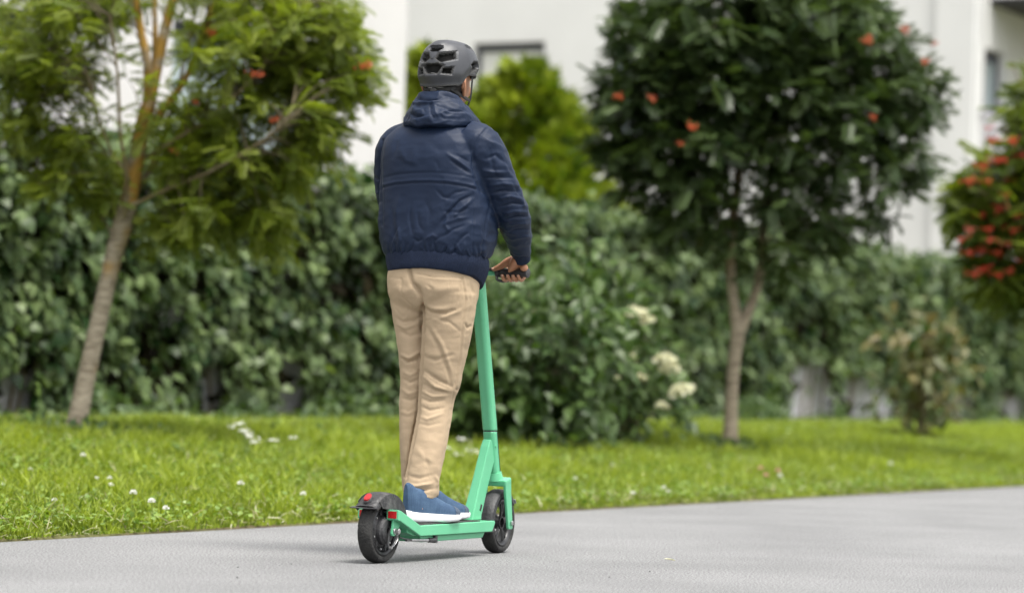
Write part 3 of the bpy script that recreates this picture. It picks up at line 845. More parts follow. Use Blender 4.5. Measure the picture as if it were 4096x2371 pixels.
BLADE = (np.array([(-.03, 0, 0), (.03, 0, 0), (.024, .5, .12), (-.024, .5, .12), (0, 1, .05)], float), [np.array([(0, 1, 2, 3)]), np.array([(3, 2, 4)])])
pos, s_, q_ = lawn_points(14000, 6.0, 1.3); n = len(pos)
pos[:, 2] += .02 + .03 * rng.random(n)
dg = scat_obj('dry_grass', BLADE, pos, rnd(n) * (1, 1, .45) + (0, 0, .3), rnd(n) * .5 + (0, 0, 1), rng.uniform(.04, .10, n), rng.random(n), m_dry)
tag(dg, 'pale dry grass blades lying in the lawn', 'dry grass', kind='stuff')
pos, s_, q_ = lawn_points(95000, 5.6, 1.2); n = len(pos)
k = np.array([nz(x * 1.1, y * 1.1, 30) for x, y in zip(s_, q_)]) > -.18; pos = pos[k]; n = len(pos)
pos[:, 2] += .03 + .045 * rng.random(n)
CLOV = (np.array([(0, 0, 0), (.45, .35, .08), (.35, .85, .05), (0, .75, 0), (-.35, .85, .05), (-.45, .35, .08)], float), [np.array([(0, 1, 2, 3), (0, 3, 4, 5)])])
cl = scat_obj('clover', CLOV, pos, rnd(n) * (1, 1, .3), rnd(n) * .35 + (0, 0, 1), rng.uniform(.014, .032, n), rng.random(n), m_clover)
tag(cl, 'small rounded clover leaves mixed into the lawn', 'clover', kind='stuff')

# flowers in the lawn
m_white = leafmat('white_petal', (.72, .72, .66), (.84, .84, .80), .6, .2, .25, (1, 1, 1))
m_pink = leafmat('pink_petal', (.62, .30, .30), (.75, .45, .42), .6, .2, .25, (1, 1, 1))
m_stalk = surf('green_stalk', (.08, .14, .02), (.12, .19, .03), 10, .6)
def clover_flower(name, mat, hgt, r):
    t = empty(name); MB().tube([(0, 0, -.01), (.004, 0, hgt * .5), (0, 0, hgt)], .0016, 5).build('stalk', m_stalk, t)
    k = 60; d = rnd(k); d /= np.linalg.norm(d, axis=1)[:, None]; d[:, 2] = np.abs(d[:, 2]) - .25
    v, p, tt = scatter(OVATE[0] * (1.2, 1, 1), OVATE[1], d * r * .5 + (0, 0, hgt + r * .4), d, rnd(k), np.full(k, r * .75), rng.random(k))
    tag(fast_mesh('head', v, p, mat, t, tt), kind='stuff'); return t
def dup(root, loc, rz, sc_=1.0):
    c = root.copy(); link(c); c.location = loc; c.rotation_euler = (0, 0, rz); c.scale = (sc_, sc_, sc_)
    for ch in list(root.children):
        e = ch.copy(); link(e, c)
    return c
def lawn_at(px, py):
    Y = Yat(px, py); return P(px, py, Y)
cf = clover_flower('clover_flower', m_white, .075, .013)
tag(cf, 'small round white clover flower in the grass', 'flower', 'white clover flowers in the lawn')
spots = [(436, 1975), (441, 2005), (384, 1970), (529, 2058), (604, 2092), (661, 2110), (215, 2060), (2655, 2000), (2672, 2010), (2530, 2025), (3560, 1905), (3120, 1960), (2300, 1960), (1210, 2045), (960, 2010), (120, 1930), (2890, 1935), (330, 1880), (3850, 1860), (2450, 1900)]
for i, (x, y) in enumerate(spots):
    c = cf if i == 0 else dup(cf, (0, 0, 0), 0)
    c.location = lawn_at(x, y); c.rotation_euler = (0, 0, rng.uniform(0, 6)); k = rng.uniform(.75, 1.25); c.scale = (k, k, k)
pf = clover_flower('pink_clover_flower', m_pink, .085, .017)
tag(pf, 'pink clover flower near the path edge by the forked tree', 'flower', 'pink clover flowers in the lawn')
for i, (x, y) in enumerate([(3040, 1925), (3062, 1955), (3110, 1935)]):
    c = pf if i == 0 else dup(pf, (0, 0, 0), 0)
    c.location = lawn_at(x, y)
def yarrow(label, px_, py_, top_px, dy=0.0):
    Y = Yat(px_, py_); base = P(px_, py_, Y)
    t = empty('yarrow', tuple(base)); tag(t, label, 'wildflower', 'white yarrow plants in the lawn')
    b = MB(); V_, P_, T_ = [], [], []
    for (x, y, r) in top_px:
        c = P(x, y, Y + rng.uniform(-.05, .05)) - base
        b.tube(catmull([(0, 0, 0), c * (.3, .3, .55), c], 4), .002, 5)
        r *= .62; k = 30; d = np.stack([rng.normal(0, r, k), rng.normal(0, r, k), rng.normal(0, r * .25, k)], 1) + c
        v, p, tt = scatter(CLOV[0] * (1.2, 1.1, 1), CLOV[1], d, rnd(k) * (1, 1, .3), rnd(k) * .4 + (0, 0, 1), np.full(k, .011), rng.random(k))
        tag(fast_mesh('flower_head', v, p, m_white, t, tt), kind='stuff')
    tag(b.build('stalks', m_stalk, t), kind='stuff')
yarrow('tall yarrow with loose white flower heads standing in grass by the leaning tree', 985, 1850, [(925, 1705, .03), (955, 1695, .03), (975, 1720, .035), (1005, 1745, .03), (1022, 1765, .03), (990, 1735, .03)])
yarrow('small yarrow with flat white flower head in grass near the ivy wall', 1120, 1840, [(1095, 1760, .025), (1175, 1750, .02)])
yarrow('yarrow with cream flower heads growing behind the scooter stem', 1840, 1880, [(1790, 1790, .028), (1850, 1755, .03), (1880, 1800, .035), (1830, 1815, .03), (1905, 1810, .025)])
# tall seed stalks
b = MB()
for (x, y, x2, y2) in [(160, 1740, 150, 1530), (880, 1720, 875, 1650), (130, 1760, 112, 1660), (350, 1860, 290, 1780), (660, 1760, 640, 1690), (1310, 1780, 1270, 1690), (760, 1850, 700, 1780), (1060, 1760, 1100, 1690)]:
    Y = Yat(x, y); a0 = P(x, y, Y); a1 = P(x2, y2, Y)
    b.tube(catmull([a0, (a0 + a1) / 2 + (.01, 0, .02), a1], 4), .0025, 4)
    for k in range(14):
        c = a1 + (a0 - a1) * rng.uniform(0, .22); b.ico(c + rng.normal(size=3) * .006, .006, 1, (1, 1, 2))
o = b.build('grass_seed_stalks', m_stalk); tag(o, 'tall thin grass stalks with seed heads above the lawn', 'grass stalks', kind='stuff')
# blades and litter spilling over the path edge
n = 500
ss = rng.uniform(-2, 22, n); qq = -np.abs(rng.normal(0, .045, n)) + .02
pos = np.stack([E0[0] + PD[0] * ss + PN[0] * qq, E0[1] + PD[1] * ss + PN[1] * qq, np.full(n, .006) + rng.random(n) * .006], 1)
o = scat_obj('grass_litter', BLADE, pos, rnd(n) * (1, 1, .1), rnd(n) * .2 + (0, 0, 1), rng.uniform(.03, .09, n), rng.random(n), m_dry)
tag(o, 'dry cut grass lying along the edge of the path', 'grass litter', kind='stuff')
# dark weeds round the foot of both trees
n = 700
c = np.where(rng.random(n)[:, None] < .5, bL[None], bR[None]); pos = c + rnd(n) * (.16, .16, 0); pos[:, 2] = c[:, 2] + rng.uniform(-.02, .13, n)
o = scat_obj('tree_foot_weeds', OVATE, pos, rnd(n) + (0, 0, .8), rnd(n) * .5 + (0, 0, 1), rng.uniform(.05, .10, n), rng.random(n) * .5, m_weed)
tag(o, 'dark leafy weeds round the feet of the two trees', 'weeds', kind='stuff')
b = MB()
for k in range(12):
    c = PG(rng.uniform(0, 4096), rng.uniform(2180, 2370), .003); b.ico(c, rng.uniform(.0015, .0035), 1, (1.4, 1, .5))
o = b.build('grit', surf('dark_grit', (.03, .028, .025), (.06, .055, .05), 30, .9)); tag(o, 'dark specks of grit scattered on the path', 'grit', kind='stuff')
# pale leaf on the path
lf = P(2655, 2234, 1.0); lf = PG(2655, 2234, .006)
v, p, tt = scatter(OVATE[0], OVATE[1], np.array([[0, 0, 0]]), np.array([[.9, .3, .0]]), np.array([[0, 0, 1.0]]), [.05], [.8])
o = fast_mesh('fallen_leaf', v, p, m_dry, None, tt); o.location = lf
tag(o, 'small pale fallen leaf lying on the grey path', 'leaf')

# ------------------------------------------------------------------ scooter
RA = PG(1512, 2250); RB = PG(1988, 2209)
SYAW = math.atan2((RB - RA)[0], (RB - RA)[1])
WB = float(np.linalg.norm(RB - RA))
sc_root = empty('kick_scooter', tuple(RA), -SYAW)
tag(sc_root, 'mint green electric kick scooter with black fenders ridden along the path', 'scooter')
SE = np.array([math.sin(SYAW), math.cos(SYAW), 0]); SR_ = np.array([math.cos(SYAW), -math.sin(SYAW), 0])
def loc2w(v):
    v = np.asarray(v, float)
    return RA + v[..., 0:1] * SR_ + v[..., 1:2] * SE + v[..., 2:3] * np.array([0, 0, 1.0])

m_mint = surf('mint_paint', (.095, .400, .215), (.115, .440, .240), 6, .30, 0.05, 200, spec=.5, rough2=.42, Coat_Weight=.15)
# fine scuffs on the paint
_nt = m_mint.node_tree; _b = _nt.nodes['Principled BSDF']
_t = [x for x in _nt.nodes if x.type == 'TEX_COORD'][0]
_mp = _nt.nodes.new('ShaderNodeMapping'); _mp.inputs['Scale'].default_value = (30, 9, 60); _mp.inputs['Rotation'].default_value = (.4, .3, .2)
_n = _nt.nodes.new('ShaderNodeTexNoise'); _n.inputs['Scale'].default_value = 1.6; _n.inputs['Detail'].default_value = 8; _n.inputs['Roughness'].default_value = .8
_r = _nt.nodes.new('ShaderNodeValToRGB'); _r.color_ramp.elements[0].position = .66; _r.color_ramp.elements[1].position = .71
_x = _nt.nodes.new('ShaderNodeMix'); _x.data_type = 'RGBA'; _x.inputs[7].default_value = (.05, .12, .08, 1)
_s = _b.inputs['Base Color'].links[0].from_socket
_nt.links.new(_t.outputs['Object'], _mp.inputs[0]); _nt.links.new(_mp.outputs[0], _n.inputs['Vector']); _nt.links.new(_n.outputs['Fac'], _r.inputs['Fac'])
_nt.links.new(_r.outputs['Color'], _x.inputs[0]); _nt.links.new(_s, _x.inputs[6]); _nt.links.new(_x.outputs[2], _b.inputs['Base Color'])
m_tyre = surf('tyre_rubber', (.018, .018, .018), (.045, .044, .042), 9, .75, .3, 120, spec=.3)
m_blackpl = surf('black_plastic', (.018, .018, .02), (.045, .045, .048), 14, .42, .2, 90, rough2=.65)
m_scuffed = surf('scuffed_fender', (.024, .024, .026), (.17, .165, .16), 11, .45, .3, 60, detail=10, contrast=(.52, .80), rough2=.8)
m_rim = surf('dark_rim', (.03, .03, .032), (.06, .06, .062), 12, .4, metal=.6)
m_steel = surf('steel', (.45, .45, .46), (.60, .60, .60), 30, .3, metal=1.0)
m_redref = surf('red_reflector', (.30, .008, .010), (.46, .02, .022), 40, .2)
m_mat = surf('deck_grip_mat', (.03, .03, .03), (.07, .068, .065), 18, .9, .6, 260)

def tyre(parent, R_=.122, hw=.029, rin=.088):
    # rounded section with shallow curved tread grooves
    k, n = 34, 260
    th = np.linspace(0, 2 * math.pi, k, endpoint=False)
    cx, rc = 0.0, (R_ + rin) / 2 + .002
    rr = R_ - rc
    x = hw * np.sign(np.cos(th)) * np.abs(np.cos(th)) ** .8; r0 = rc + rr * np.sign(np.sin(th)) * np.abs(np.sin(th)) ** .75
    v = np.zeros((n, k, 3))
    for i in range(n):
        a = 2 * math.pi * i / n
        ph = a * 14 / (2 * math.pi)
        g = np.zeros(k)
        f1 = (ph + 22 * x * 1.2) % 1.0; f2 = (ph * 1.0 + .5 - 22 * x * 1.2) % 1.0
        m = (r0 > R_ - .02)
        g[m & (f1 < .13) & (x > -.008)] = .0016
        g[m & (f2 < .13) & (x < .008)] = .0016
        g += np.where(m & (np.abs(np.abs(x) - .0235) < .0012), .001, 0)
        r = r0 - g
        v[i, :, 0] = x; v[i, :, 1] = r * math.cos(a); v[i, :, 2] = r * math.sin(a)
    idx = np.arange(n * k).reshape(n, k)
    f = np.stack([idx, np.roll(idx, -1, 1), np.roll(np.roll(idx, -1, 1), -1, 0), np.roll(idx, -1, 0)], -1).reshape(-1, 4)
    return fast_mesh('tyre', v.reshape(-1, 3), [f], m_tyre, parent, smooth=True)
def axle_obj(name, loc, rz=0.0):
    o = bpy.data.objects.new(name, None); o.empty_display_size = .05; link(o, sc_root)
    o.location = loc; o.rotation_euler = (0, 0, rz); return o
# the wheel part is its rim; tyre, bolts and hub are its pieces
# rear wheel with hub motor and drum brake
b = MB().lathe_x([(-.024, .094), (-.026, .090), (-.022, .082), (-.016, .080), (.016, .080), (.022, .082), (.026, .090), (.024, .094)])
b.lathe_x([(.012, .081), (.016, .074), (.010, .066), (.016, .058), (.020, .040), (.0, .04), (-.02, .04), (-.018, .07), (-.012, .081)])
rw = b.build('wheel', m_rim, sc_root, True); rw.location = (0, 0, .122)
tyre(rw)
MB().lathe_x([(.016, .055), (.030, .052), (.034, .046), (.040, .044), (.043, .036), (.040, .012), (.0, .012), (.0, .055)]).build('hub_motor', m_blackpl, rw, True)
for i in range(6):
    a = 2 * math.pi * i / 6 + .3
    MB().cyl((.014, .070 * math.cos(a), .070 * math.sin(a)), (.021, .070 * math.cos(a), .070 * math.sin(a)), .0042, 10, .001).build('bolt', m_steel, rw, True)
for i in range(6):
    a = 2 * math.pi * i / 6 + .82
    MB().box((.014, .068 * math.cos(a), .068 * math.sin(a)), (.012, .010, .022), bev=.002).build('rib', m_blackpl, rw)
# brake arm, cable spring and nut
b = MB().tube([(.046, .002, .122), (.050, -.012, .105), (.052, -.02, .075), (.052, -.012, .058)], [(.009, .004)] * 4, 8, sub=4)
b.build('brake_arm', m_blackpl, sc_root, True)
t_ = np.linspace(0, 1, 130)
c0, c1, c2 = np.array([.058, -.012, .062]), np.array([.062, .03, .072]), np.array([.06, .035, .112])
ctr = ((1 - t_) ** 2)[:, None] * c0 + (2 * t_ * (1 - t_))[:, None] * c1 + (t_ ** 2)[:, None] * c2
ph = t_ * 2 * math.pi * 14
ctr = ctr + np.stack([np.cos(ph) * .004, np.sin(ph) * .003, np.sin(ph) * .003], 1)
MB().tube(ctr, .0009, 5).build('spring', m_steel, sc_root, True)
MB().cyl((.052, 0, .122), (.072, 0, .122), .0115, 14, .002).build('axle_spacer', m_steel, sc_root, True)
MB().cyl((.074, 0, .122), (.088, 0, .122), .0105, 6, .0015).build('axle_nut', m_steel, sc_root)
MB().cyl((.05, -.014, .060), (.066, -.014, .060), .0045, 10).build('cable_clamp', m_steel, sc_root, True)
MB().tube([(.07, .03, .10), (.075, .06, .092), (.074, .12, .085)], .003, 6, sub=4).build('cable', m_blackpl, sc_root, True)

# deck: side rails that climb to the rear axle, platform between, battery box below
deck = MB().prism([(.10, .1375), (.775, .1385), (.780, .130), (.755, .097), (.15, .098), (.10, .112)], -.066, .066).build('deck', m_mint, sc_root, bevel=.004)
for sx in (1, -1):
    x0, x1 = (.0665, .0875) if sx > 0 else (-.0875, -.0665)
    MB().prism([(-.012, .202), (.010, .198), (.165, .1385), (.776, .1390), (.781, .131), (.757, .0965), (.168, .0985), (.01, .158), (-.012, .163)], x0, x1).build('side_rail', m_mint, sc_root, bevel=.003)
    xa, xb = (.036, .066) if sx > 0 else (-.066, -.036)
    MB().prism([(-.012, .2018), (.010, .1978), (.105, .160), (.105, .124), (.01, .1585), (-.012, .1632)], xa, xb).build('rear_arm', m_mint, sc_root, bevel=.003)
    MB().prism([(-.004, .165), (.05, .150), (.016, .112), (.006, .104), (-.010, .104), (-.014, .112)], *((.056, .066) if sx > 0 else (-.066, -.056))).build('dropout', m_mint, sc_root, bevel=.0015)
    rf = MB().box((.0615 * sx, -.0125, .1825), (.036, .003, .026), bev=.001).build('reflector', m_redref, sc_root)
MB().prism([(.19, .0975), (.73, .0965), (.71, .073), (.21, .073)], -.07, .07).build('battery_box', m_mint, sc_root, bevel=.004)
MB().box((0, .415, .1405), (.150, .52, .004), bev=.001).build('grip_mat', m_mat, sc_root)
MB().prism([(.155, .1415), (.10, .163), (.095, .160), (.15, .1385)], -.062, .062).build('grip_mat', m_mat, sc_root)
# kickstand folded under the deck
MB().tube([(.062, .10, .086), (.068, .20, .082), (.072, .262, .080)], .0065, 10).build('kickstand', m_steel, sc_root, True)
MB().cyl((.072, .255, .080), (.075, .305, .0785), .0095, 12, .002).build('kickstand_sleeve', m_blackpl, sc_root, True)
MB().box((.07, .305, .082), (.024, .02, .028), bev=.003).build('kickstand_bracket', m_blackpl, sc_root)

def fender(y0, z0, r, hw, a0, a1, name, mat, lip=0.0, n=40):
    sec = [(-hw, r - .026), (-hw - .001, r - .012), (-hw * .93, r - .004), (-hw * .7, r + .001), (-hw * .35, r + .003), (0, r + .0035), (hw * .35, r + .003), (hw * .7, r + .001), (hw * .93, r - .004), (hw + .001, r - .012), (hw, r - .026)]
    inn = [(x * .94, q - .0035) for x, q in reversed(sec)]
    rings = []
    for i in range(n + 1):
        a = a0 + (a1 - a0) * i / n
        e = lip * max(0, 1 - (n - i) / 3.0)
        rings.append([(x * (1 + e * 8 * abs(x) / hw * 0.3), y0 + (q + e) * math.cos(a), z0 + (q + e) * math.sin(a)) for x, q in sec + inn])
    return MB().loft(rings).build(name, mat, sc_root, True)
fd = fender(0, .122, .140, .045, R(10), R(141), 'rear_fender', m_scuffed, .006)
# brim round the open end and flat side covers
a = R(141)
b = MB().prism([(.145 * math.cos(a) * 1.12, .122 + .145 * math.sin(a) - .004), (.145 * math.cos(a) * .86, .122 + .145 * math.sin(a) - .001), (.145 * math.cos(a) * .86, .122 + .145 * math.sin(a) - .005), (.145 * math.cos(a) * 1.12, .122 + .145 * math.sin(a) - .0075)], -.058, .058)
b.build('fender_lip', m_scuffed, fd, bevel=.001)
for sx in (1, -1):
    pts = [(.138 * math.cos(q), .122 + .138 * math.sin(q)) for q in np.linspace(R(12), R(128), 20)] + [(-.06, .206), (.02, .198), (.12, .158)]
    MB().prism(pts, *((.0452, .0475) if sx > 0 else (-.0475, -.0452))).build('side_cover', m_scuffed, fd, bevel=.0008)
a = R(127)
hexp = [(-.008, -.023), (.008, -.023), (.015, -.012), (.015, .012), (.008, .023), (-.008, .023), (-.015, .012), (-.015, -.012)]
def hexlight(name, mat, parent, k, d0, d1):
    c = np.array([0, math.cos(a), math.sin(a)]); tn = np.array([0, -math.sin(a) * -1, math.cos(a) * -1])
    tn = np.array([0, math.sin(a), -math.cos(a)]); o = np.array([0, 0, .122])
    r1 = [o + c * d0 + np.array([x * k, 0, 0]) + tn * (y * k) for x, y in hexp]
    r2 = [o + c * d1 + np.array([x * k * .86, 0, 0]) + tn * (y * k * .9) for x, y in hexp]
    return MB().loft([r1, r2]).build(name, mat, parent, bevel=.0012)
tl = hexlight('tail_light', m_blackpl, fd, 1.15, .139, .154)
hexlight('lens', m_redref, fd, .86, .1545, .161)

# neck, steering column, fork
def steer_y(z): return .73 + (1.11 - z) * .243
MB().loft([[(-h_, y0, z_), (h_, y0, z_), (h_, y1, z1_), (-h_, y1, z1_)] for h_, y0, z_, y1, z1_ in ((.0255, .700, .1395, .782, .1395), (.0240, .708, .155, .784, .155), (.0200, .765, .275, .842, .275), (.0185, .835, .43, .905, .40), (.0175, .852, .458, .91, .44))]).build('neck', m_mint, sc_root, bevel=.0045, seg=3)
MB().box((.0238, .775, .188), (.004, .011, .026), bev=.0015, rx=-.45).build('charge_port', m_blackpl, sc_root)
def octo(z, hx, hy, ch=.38):
    y = steer_y(z); c = ch
    p = [(-hx, -hy * (1 - c)), (-hx, hy * (1 - c)), (-hx * (1 - c), hy), (hx * (1 - c), hy), (hx, hy * (1 - c)), (hx, -hy * (1 - c)), (hx * (1 - c), -hy), (-hx * (1 - c), -hy)]
    return [(x, y + yy, z) for x, yy in p]
MB().loft([octo(.318, .0245, .026), octo(.4885, .0250, .027)]).build('steering_column', m_mint, sc_root, bevel=.005, seg=3)
MB().loft([octo(.4925, .0255, .0275), octo(.8, .0252, .0275), octo(1.075, .025, .0275), octo(1.10, .022, .024)]).build('stem', m_mint, sc_root, bevel=.006, seg=3)
MB().loft([octo(.484, .0225, .024), octo(.496, .0225, .024)]).build('folding_joint', m_blackpl, sc_root)
MB().box((.0252, steer_y(.40) + .010, .405), (.002, .0022, .168), rx=math.atan(.243)).build('cable_slot', m_blackpl, sc_root)
MB().cyl((.0245, steer_y(.44) - .008, .43), (.0275, steer_y(.44) - .008, .43), .005, 10).build('hinge_bolt', m_mint, sc_root, True)
fork = empty('fork'); fork.parent = sc_root; fork.location = (0, steer_y(.122), 0); STEER = R(4)
fork.rotation_euler = (0, 0, STEER)
def FY(y): return y - steer_y(.122)
MB().tube([(0, FY(steer_y(.326)), .326), (0, FY(steer_y(.296)), .296)], [(.029, .029), (.036, .036)], 20).build('crown_collar', m_mint, fork, True)
MB().box((0, FY(steer_y(.285)) + .004, .288), (.118, .062, .026), bev=.006, rx=.22).build('crown', m_mint, fork)
for sx in (1, -1):
    xa, xb = (.046, .058) if sx > 0 else (-.058, -.046)
    yc = FY(steer_y(.285)) + .004
    MB().prism([(yc - .030, .292), (yc + .030, .298), (yc + .034, .25), (.024, .103), (.018, .097), (-.014, .097), (-.02, .104), (yc - .020, .24)], xa, xb).build('fork_leg', m_mint, fork, bevel=.003)
    MB().cyl((sx * .058, .002, .122), (sx * .067, .002, .122), .010, 6, .0015).build('axle_nut', m_steel, fork)
b = MB().lathe_x([(-.024, .094), (-.026, .090), (-.020, .080), (-.012, .077), (.012, .077), (.020, .080), (.026, .090), (.024, .094)])
b.lathe_x([(-.02, .02), (-.02, .026), (.02, .026), (.02, .02)])
for i in range(5):
    a_ = 2 * math.pi * i / 5 + .2
    for off in (-.16, .16):
        b.tube([(.010, .022 * math.cos(a_), .022 * math.sin(a_)), (.014, .05 * math.cos(a_ + off * .7), .05 * math.sin(a_ + off * .7)), (.012, .080 * math.cos(a_ + off), .080 * math.sin(a_ + off))], [(.007, .005)] * 3, 6)
fw = b.build('wheel', m_rim, sc_root, True)
fw.location = (0, steer_y(.122), .122); fw.rotation_euler = (0, 0, STEER)
tyre(fw)
# front fender hugs the back of the wheel
def ffender():
    hw, r = .033, .131
    sec = [(-hw, r - .02), (-hw * .95, r - .005), (-hw * .6, r + .002), (0, r + .004), (hw * .6, r + .002), (hw * .95, r - .005), (hw, r - .02)]
    inn = [(x * .92, q - .003) for x, q in reversed(sec)]
    rings = [[(x, q * math.cos(a), .122 + q * math.sin(a)) for x, q in sec + inn] for a in np.linspace(R(38), R(196), 40)]
    return MB().loft(rings).build('front_fender', m_blackpl, fork, True)
ffender()
MB().box((.0, .135 * math.cos(R(38)) + .008, .122 + .135 * math.sin(R(38))), (.06, .02, .004), bev=.001, rx=-.9).build('fender_lip', m_steel, fork)
# handlebar
HZ, HY = 1.120, steer_y(1.110)
hb = empty('handlebar'); hb.parent = sc_root; hb.location = (0, HY, HZ)
MB().tube([(-.11, 0, 0), (-.05, 0, 0), (0, 0, 0), (.05, 0, 0), (.108, 0, 0)], .0125, 16).build('bar', m_mint, hb, True)
MB().tube([(0, .006, -.05), (0, .003, -.02), (0, 0, .012)], [(.028, .030), (.027, .028), (.020, .022)], 16).build('stem_head', m_mint, hb, True)
for sx in (1, -1):
    prof = [(.104, .0), (.104, .0165), (.108, .0182), (.13, .0172), (.17, .0178), (.212, .0172), (.218, .0195), (.224, .0192), (.226, .015), (.226, 0)]
    g_ = MB().lathe_x([(x * sx, r) for x, r in prof], n=24, closed=False).build('grip', m_blackpl, hb, True)
    MB().tube([(.0845 * sx, 0, 0), (.1025 * sx, 0, 0)], .019, 16).build('clamp', m_blackpl, hb, True)
    MB().tube([(.093 * sx, -.012, -.014), (.094 * sx, -.016, -.026), (.105 * sx, .0, -.033), (.12 * sx, .03, -.03), (.17 * sx, .045, -.012)], [(.007, .005)] * 5, 8, sub=4).build('brake_lever', m_blackpl, hb, True)
MB().box((.07, -.004, .014), (.03, .022, .012), bev=.003).build('throttle', m_blackpl, hb)

# ------------------------------------------------------------------ rider (built in the scooter's frame)
PB = np.array([0.0, .33, .1426])                      # between the feet, on the deck
pr = empty('person', tuple(loc2w(PB)), -SYAW)
tag(pr, 'person in navy hooded jacket, beige trousers and blue trainers standing on the green scooter', 'person')

def wrinkled(name, base_c, c2, rough, spec, sheen, bs1, bd1, bs2, bd2):
    """cloth: faint mottling, soft creases and weave"""
    m, nt, b = mat_new(name)
    setp(b, base_c, rough, 0, spec); b.inputs['Sheen Weight'].default_value = sheen
    b.inputs['Sheen Tint'].default_value = (*[min(1, c * 3 + .1) for c in base_c], 1)
    tc = nt.nodes.new('ShaderNodeTexCoord')
    n0 = nt.nodes.new('ShaderNodeTexNoise'); n0.inputs['Scale'].default_value = 9; n0.inputs['Detail'].default_value = 4
    r = nt.nodes.new('ShaderNodeValToRGB'); r.color_ramp.elements[0].position = .3; r.color_ramp.elements[1].position = .7
    r.color_ramp.elements[0].color = (*base_c, 1); r.color_ramp.elements[1].color = (*c2, 1)
    n1 = nt.nodes.new('ShaderNodeTexNoise'); n1.inputs['Scale'].default_value = bs1; n1.inputs['Detail'].default_value = 3; n1.inputs['Distortion'].default_value = 1.2
    n2 = nt.nodes.new('ShaderNodeTexNoise'); n2.inputs['Scale'].default_value = bs2; n2.inputs['Detail'].default_value = 2
    b1 = nt.nodes.new('ShaderNodeBump'); b1.inputs['Strength'].default_value = .5; b1.inputs['Distance'].default_value = bd1
    b2 = nt.nodes.new('ShaderNodeBump'); b2.inputs['Strength'].default_value = .4; b2.inputs['Distance'].default_value = bd2
    L = nt.links.new
    for n in (n0, n1, n2): L(tc.outputs['Object'], n.inputs['Vector'])
    L(n0.outputs['Fac'], r.inputs['Fac']); L(r.outputs['Color'], b.inputs['Base Color'])
    L(n1.outputs['Fac'], b1.inputs['Height']); L(n2.outputs['Fac'], b2.inputs['Height']); L(b1.outputs['Normal'], b2.inputs['Normal'])
    L(b2.outputs['Normal'], b.inputs['Normal'])
    return m
m_navy = wrinkled('navy_nylon', (.0060, .0130, .0335), (.0070, .0152, .0385), .54, .22, .02, 26, .0016, 500, .0006)
m_rib = surf('navy_rib_knit', (.0100, .0160, .036), (.0130, .0205, .045), 60, .85, .3, 400, spec=.2)
m_chino = wrinkled('beige_cotton', (.372, .283, .190), (.412, .313, .212), .9, .15, .05, 30, .003, 700, .0005)
m_skin = surf('skin', (.34, .155, .085), (.42, .205, .120), 14, .5, .15, 300, spec=.4, Subsurface_Weight=.12, Subsurface_Radius=(.012, .005, .003))
m_hair = surf('black_hair', (.006, .005, .005), (.016, .014, .013), 160, .6, .6, 400)
m_nail = surf('nail', (.42, .24, .17), None, rough=.35)
m_helmet = surf('matte_grey_helmet', (.030, .032, .038), (.038, .040, .047), 30, .42, .1, 500, spec=.5)
m_foam = surf('dark_foam', (.030, .030, .032), (.085, .085, .085), 300, .9, .5, 500)
m_black = surf('black_webbing', (.008, .008, .009), (.016, .016, .017), 80, .75)
m_knit = surf('blue_knit', (.040, .075, .135), (.056, .100, .170), 30, .8, 0, spec=.25)
_nt = m_knit.node_tree; _b = _nt.nodes['Principled BSDF']; _t = [x for x in _nt.nodes if x.type == 'TEX_COORD'][0]
_v = _nt.nodes.new('ShaderNodeTexVoronoi'); _v.inputs['Scale'].default_value = 210; _v.inputs['Randomness'].default_value = .15
_bp = _nt.nodes.new('ShaderNodeBump'); _bp.inputs['Strength'].default_value = .8; _bp.inputs['Distance'].default_value = .002
_nt.links.new(_t.outputs['Object'], _v.inputs['Vector']); _nt.links.new(_v.outputs['Distance'], _bp.inputs['Height']); _nt.links.new(_bp.outputs['Normal'], _b.inputs['Normal'])
m_sole = surf('white_foam_sole', (.66, .67, .70), (.74, .75, .77), 20, .6, .1, 200)
m_toe = surf('grey_toe_cap', (.045, .065, .10), (.06, .085, .13), 60, .7, .4, 300)

def ell_ring(cx, cy, z, a, b, n=56, p=2.3, tilt=0.0, tx=0.0):
    t = np.arange(n) * 2 * math.pi / n
    c, s = np.cos(t), np.sin(t)
    x = a * np.sign(c) * np.abs(c) ** (2 / p); y = b * np.sign(s) * np.abs(s) ** (2 / p)
    return np.stack([cx + x, cy + y, z + tilt * y + tx * x], 1)
CS, SN = math.cos(SYAW), math.sin(SYAW)
def row(py, xl, xr, cy, b):
    """photo row with its left and right edge -> (cx, cy, z, a, b) of an ellipse in the scooter frame"""
    Yw = RA[1] + CS * cy
    for _ in range(3):
        pl, pr_ = P(xl, py, Yw), P(xr, py, Yw)
        half = (pr_[0] - pl[0]) / 2; xc = (pl[0] + pr_[0]) / 2
        cx = (xc - RA[0] - SN * cy) / CS
        Yw = RA[1] + CS * cy - SN * cx
    a = math.sqrt(max(half * half - (SN * b) ** 2, (.4 * half) ** 2)) / CS
    return cx, cy, (pl[2] + pr_[2]) / 2, a, b
def rings_from(rows, n=56, p=2.3, sub=4, tilt=0.0):
    k = catmull(np.array([row(*r) for r in rows]), sub)
    return [ell_ring(*q, n=n, p=p, tilt=tilt) for q in k]
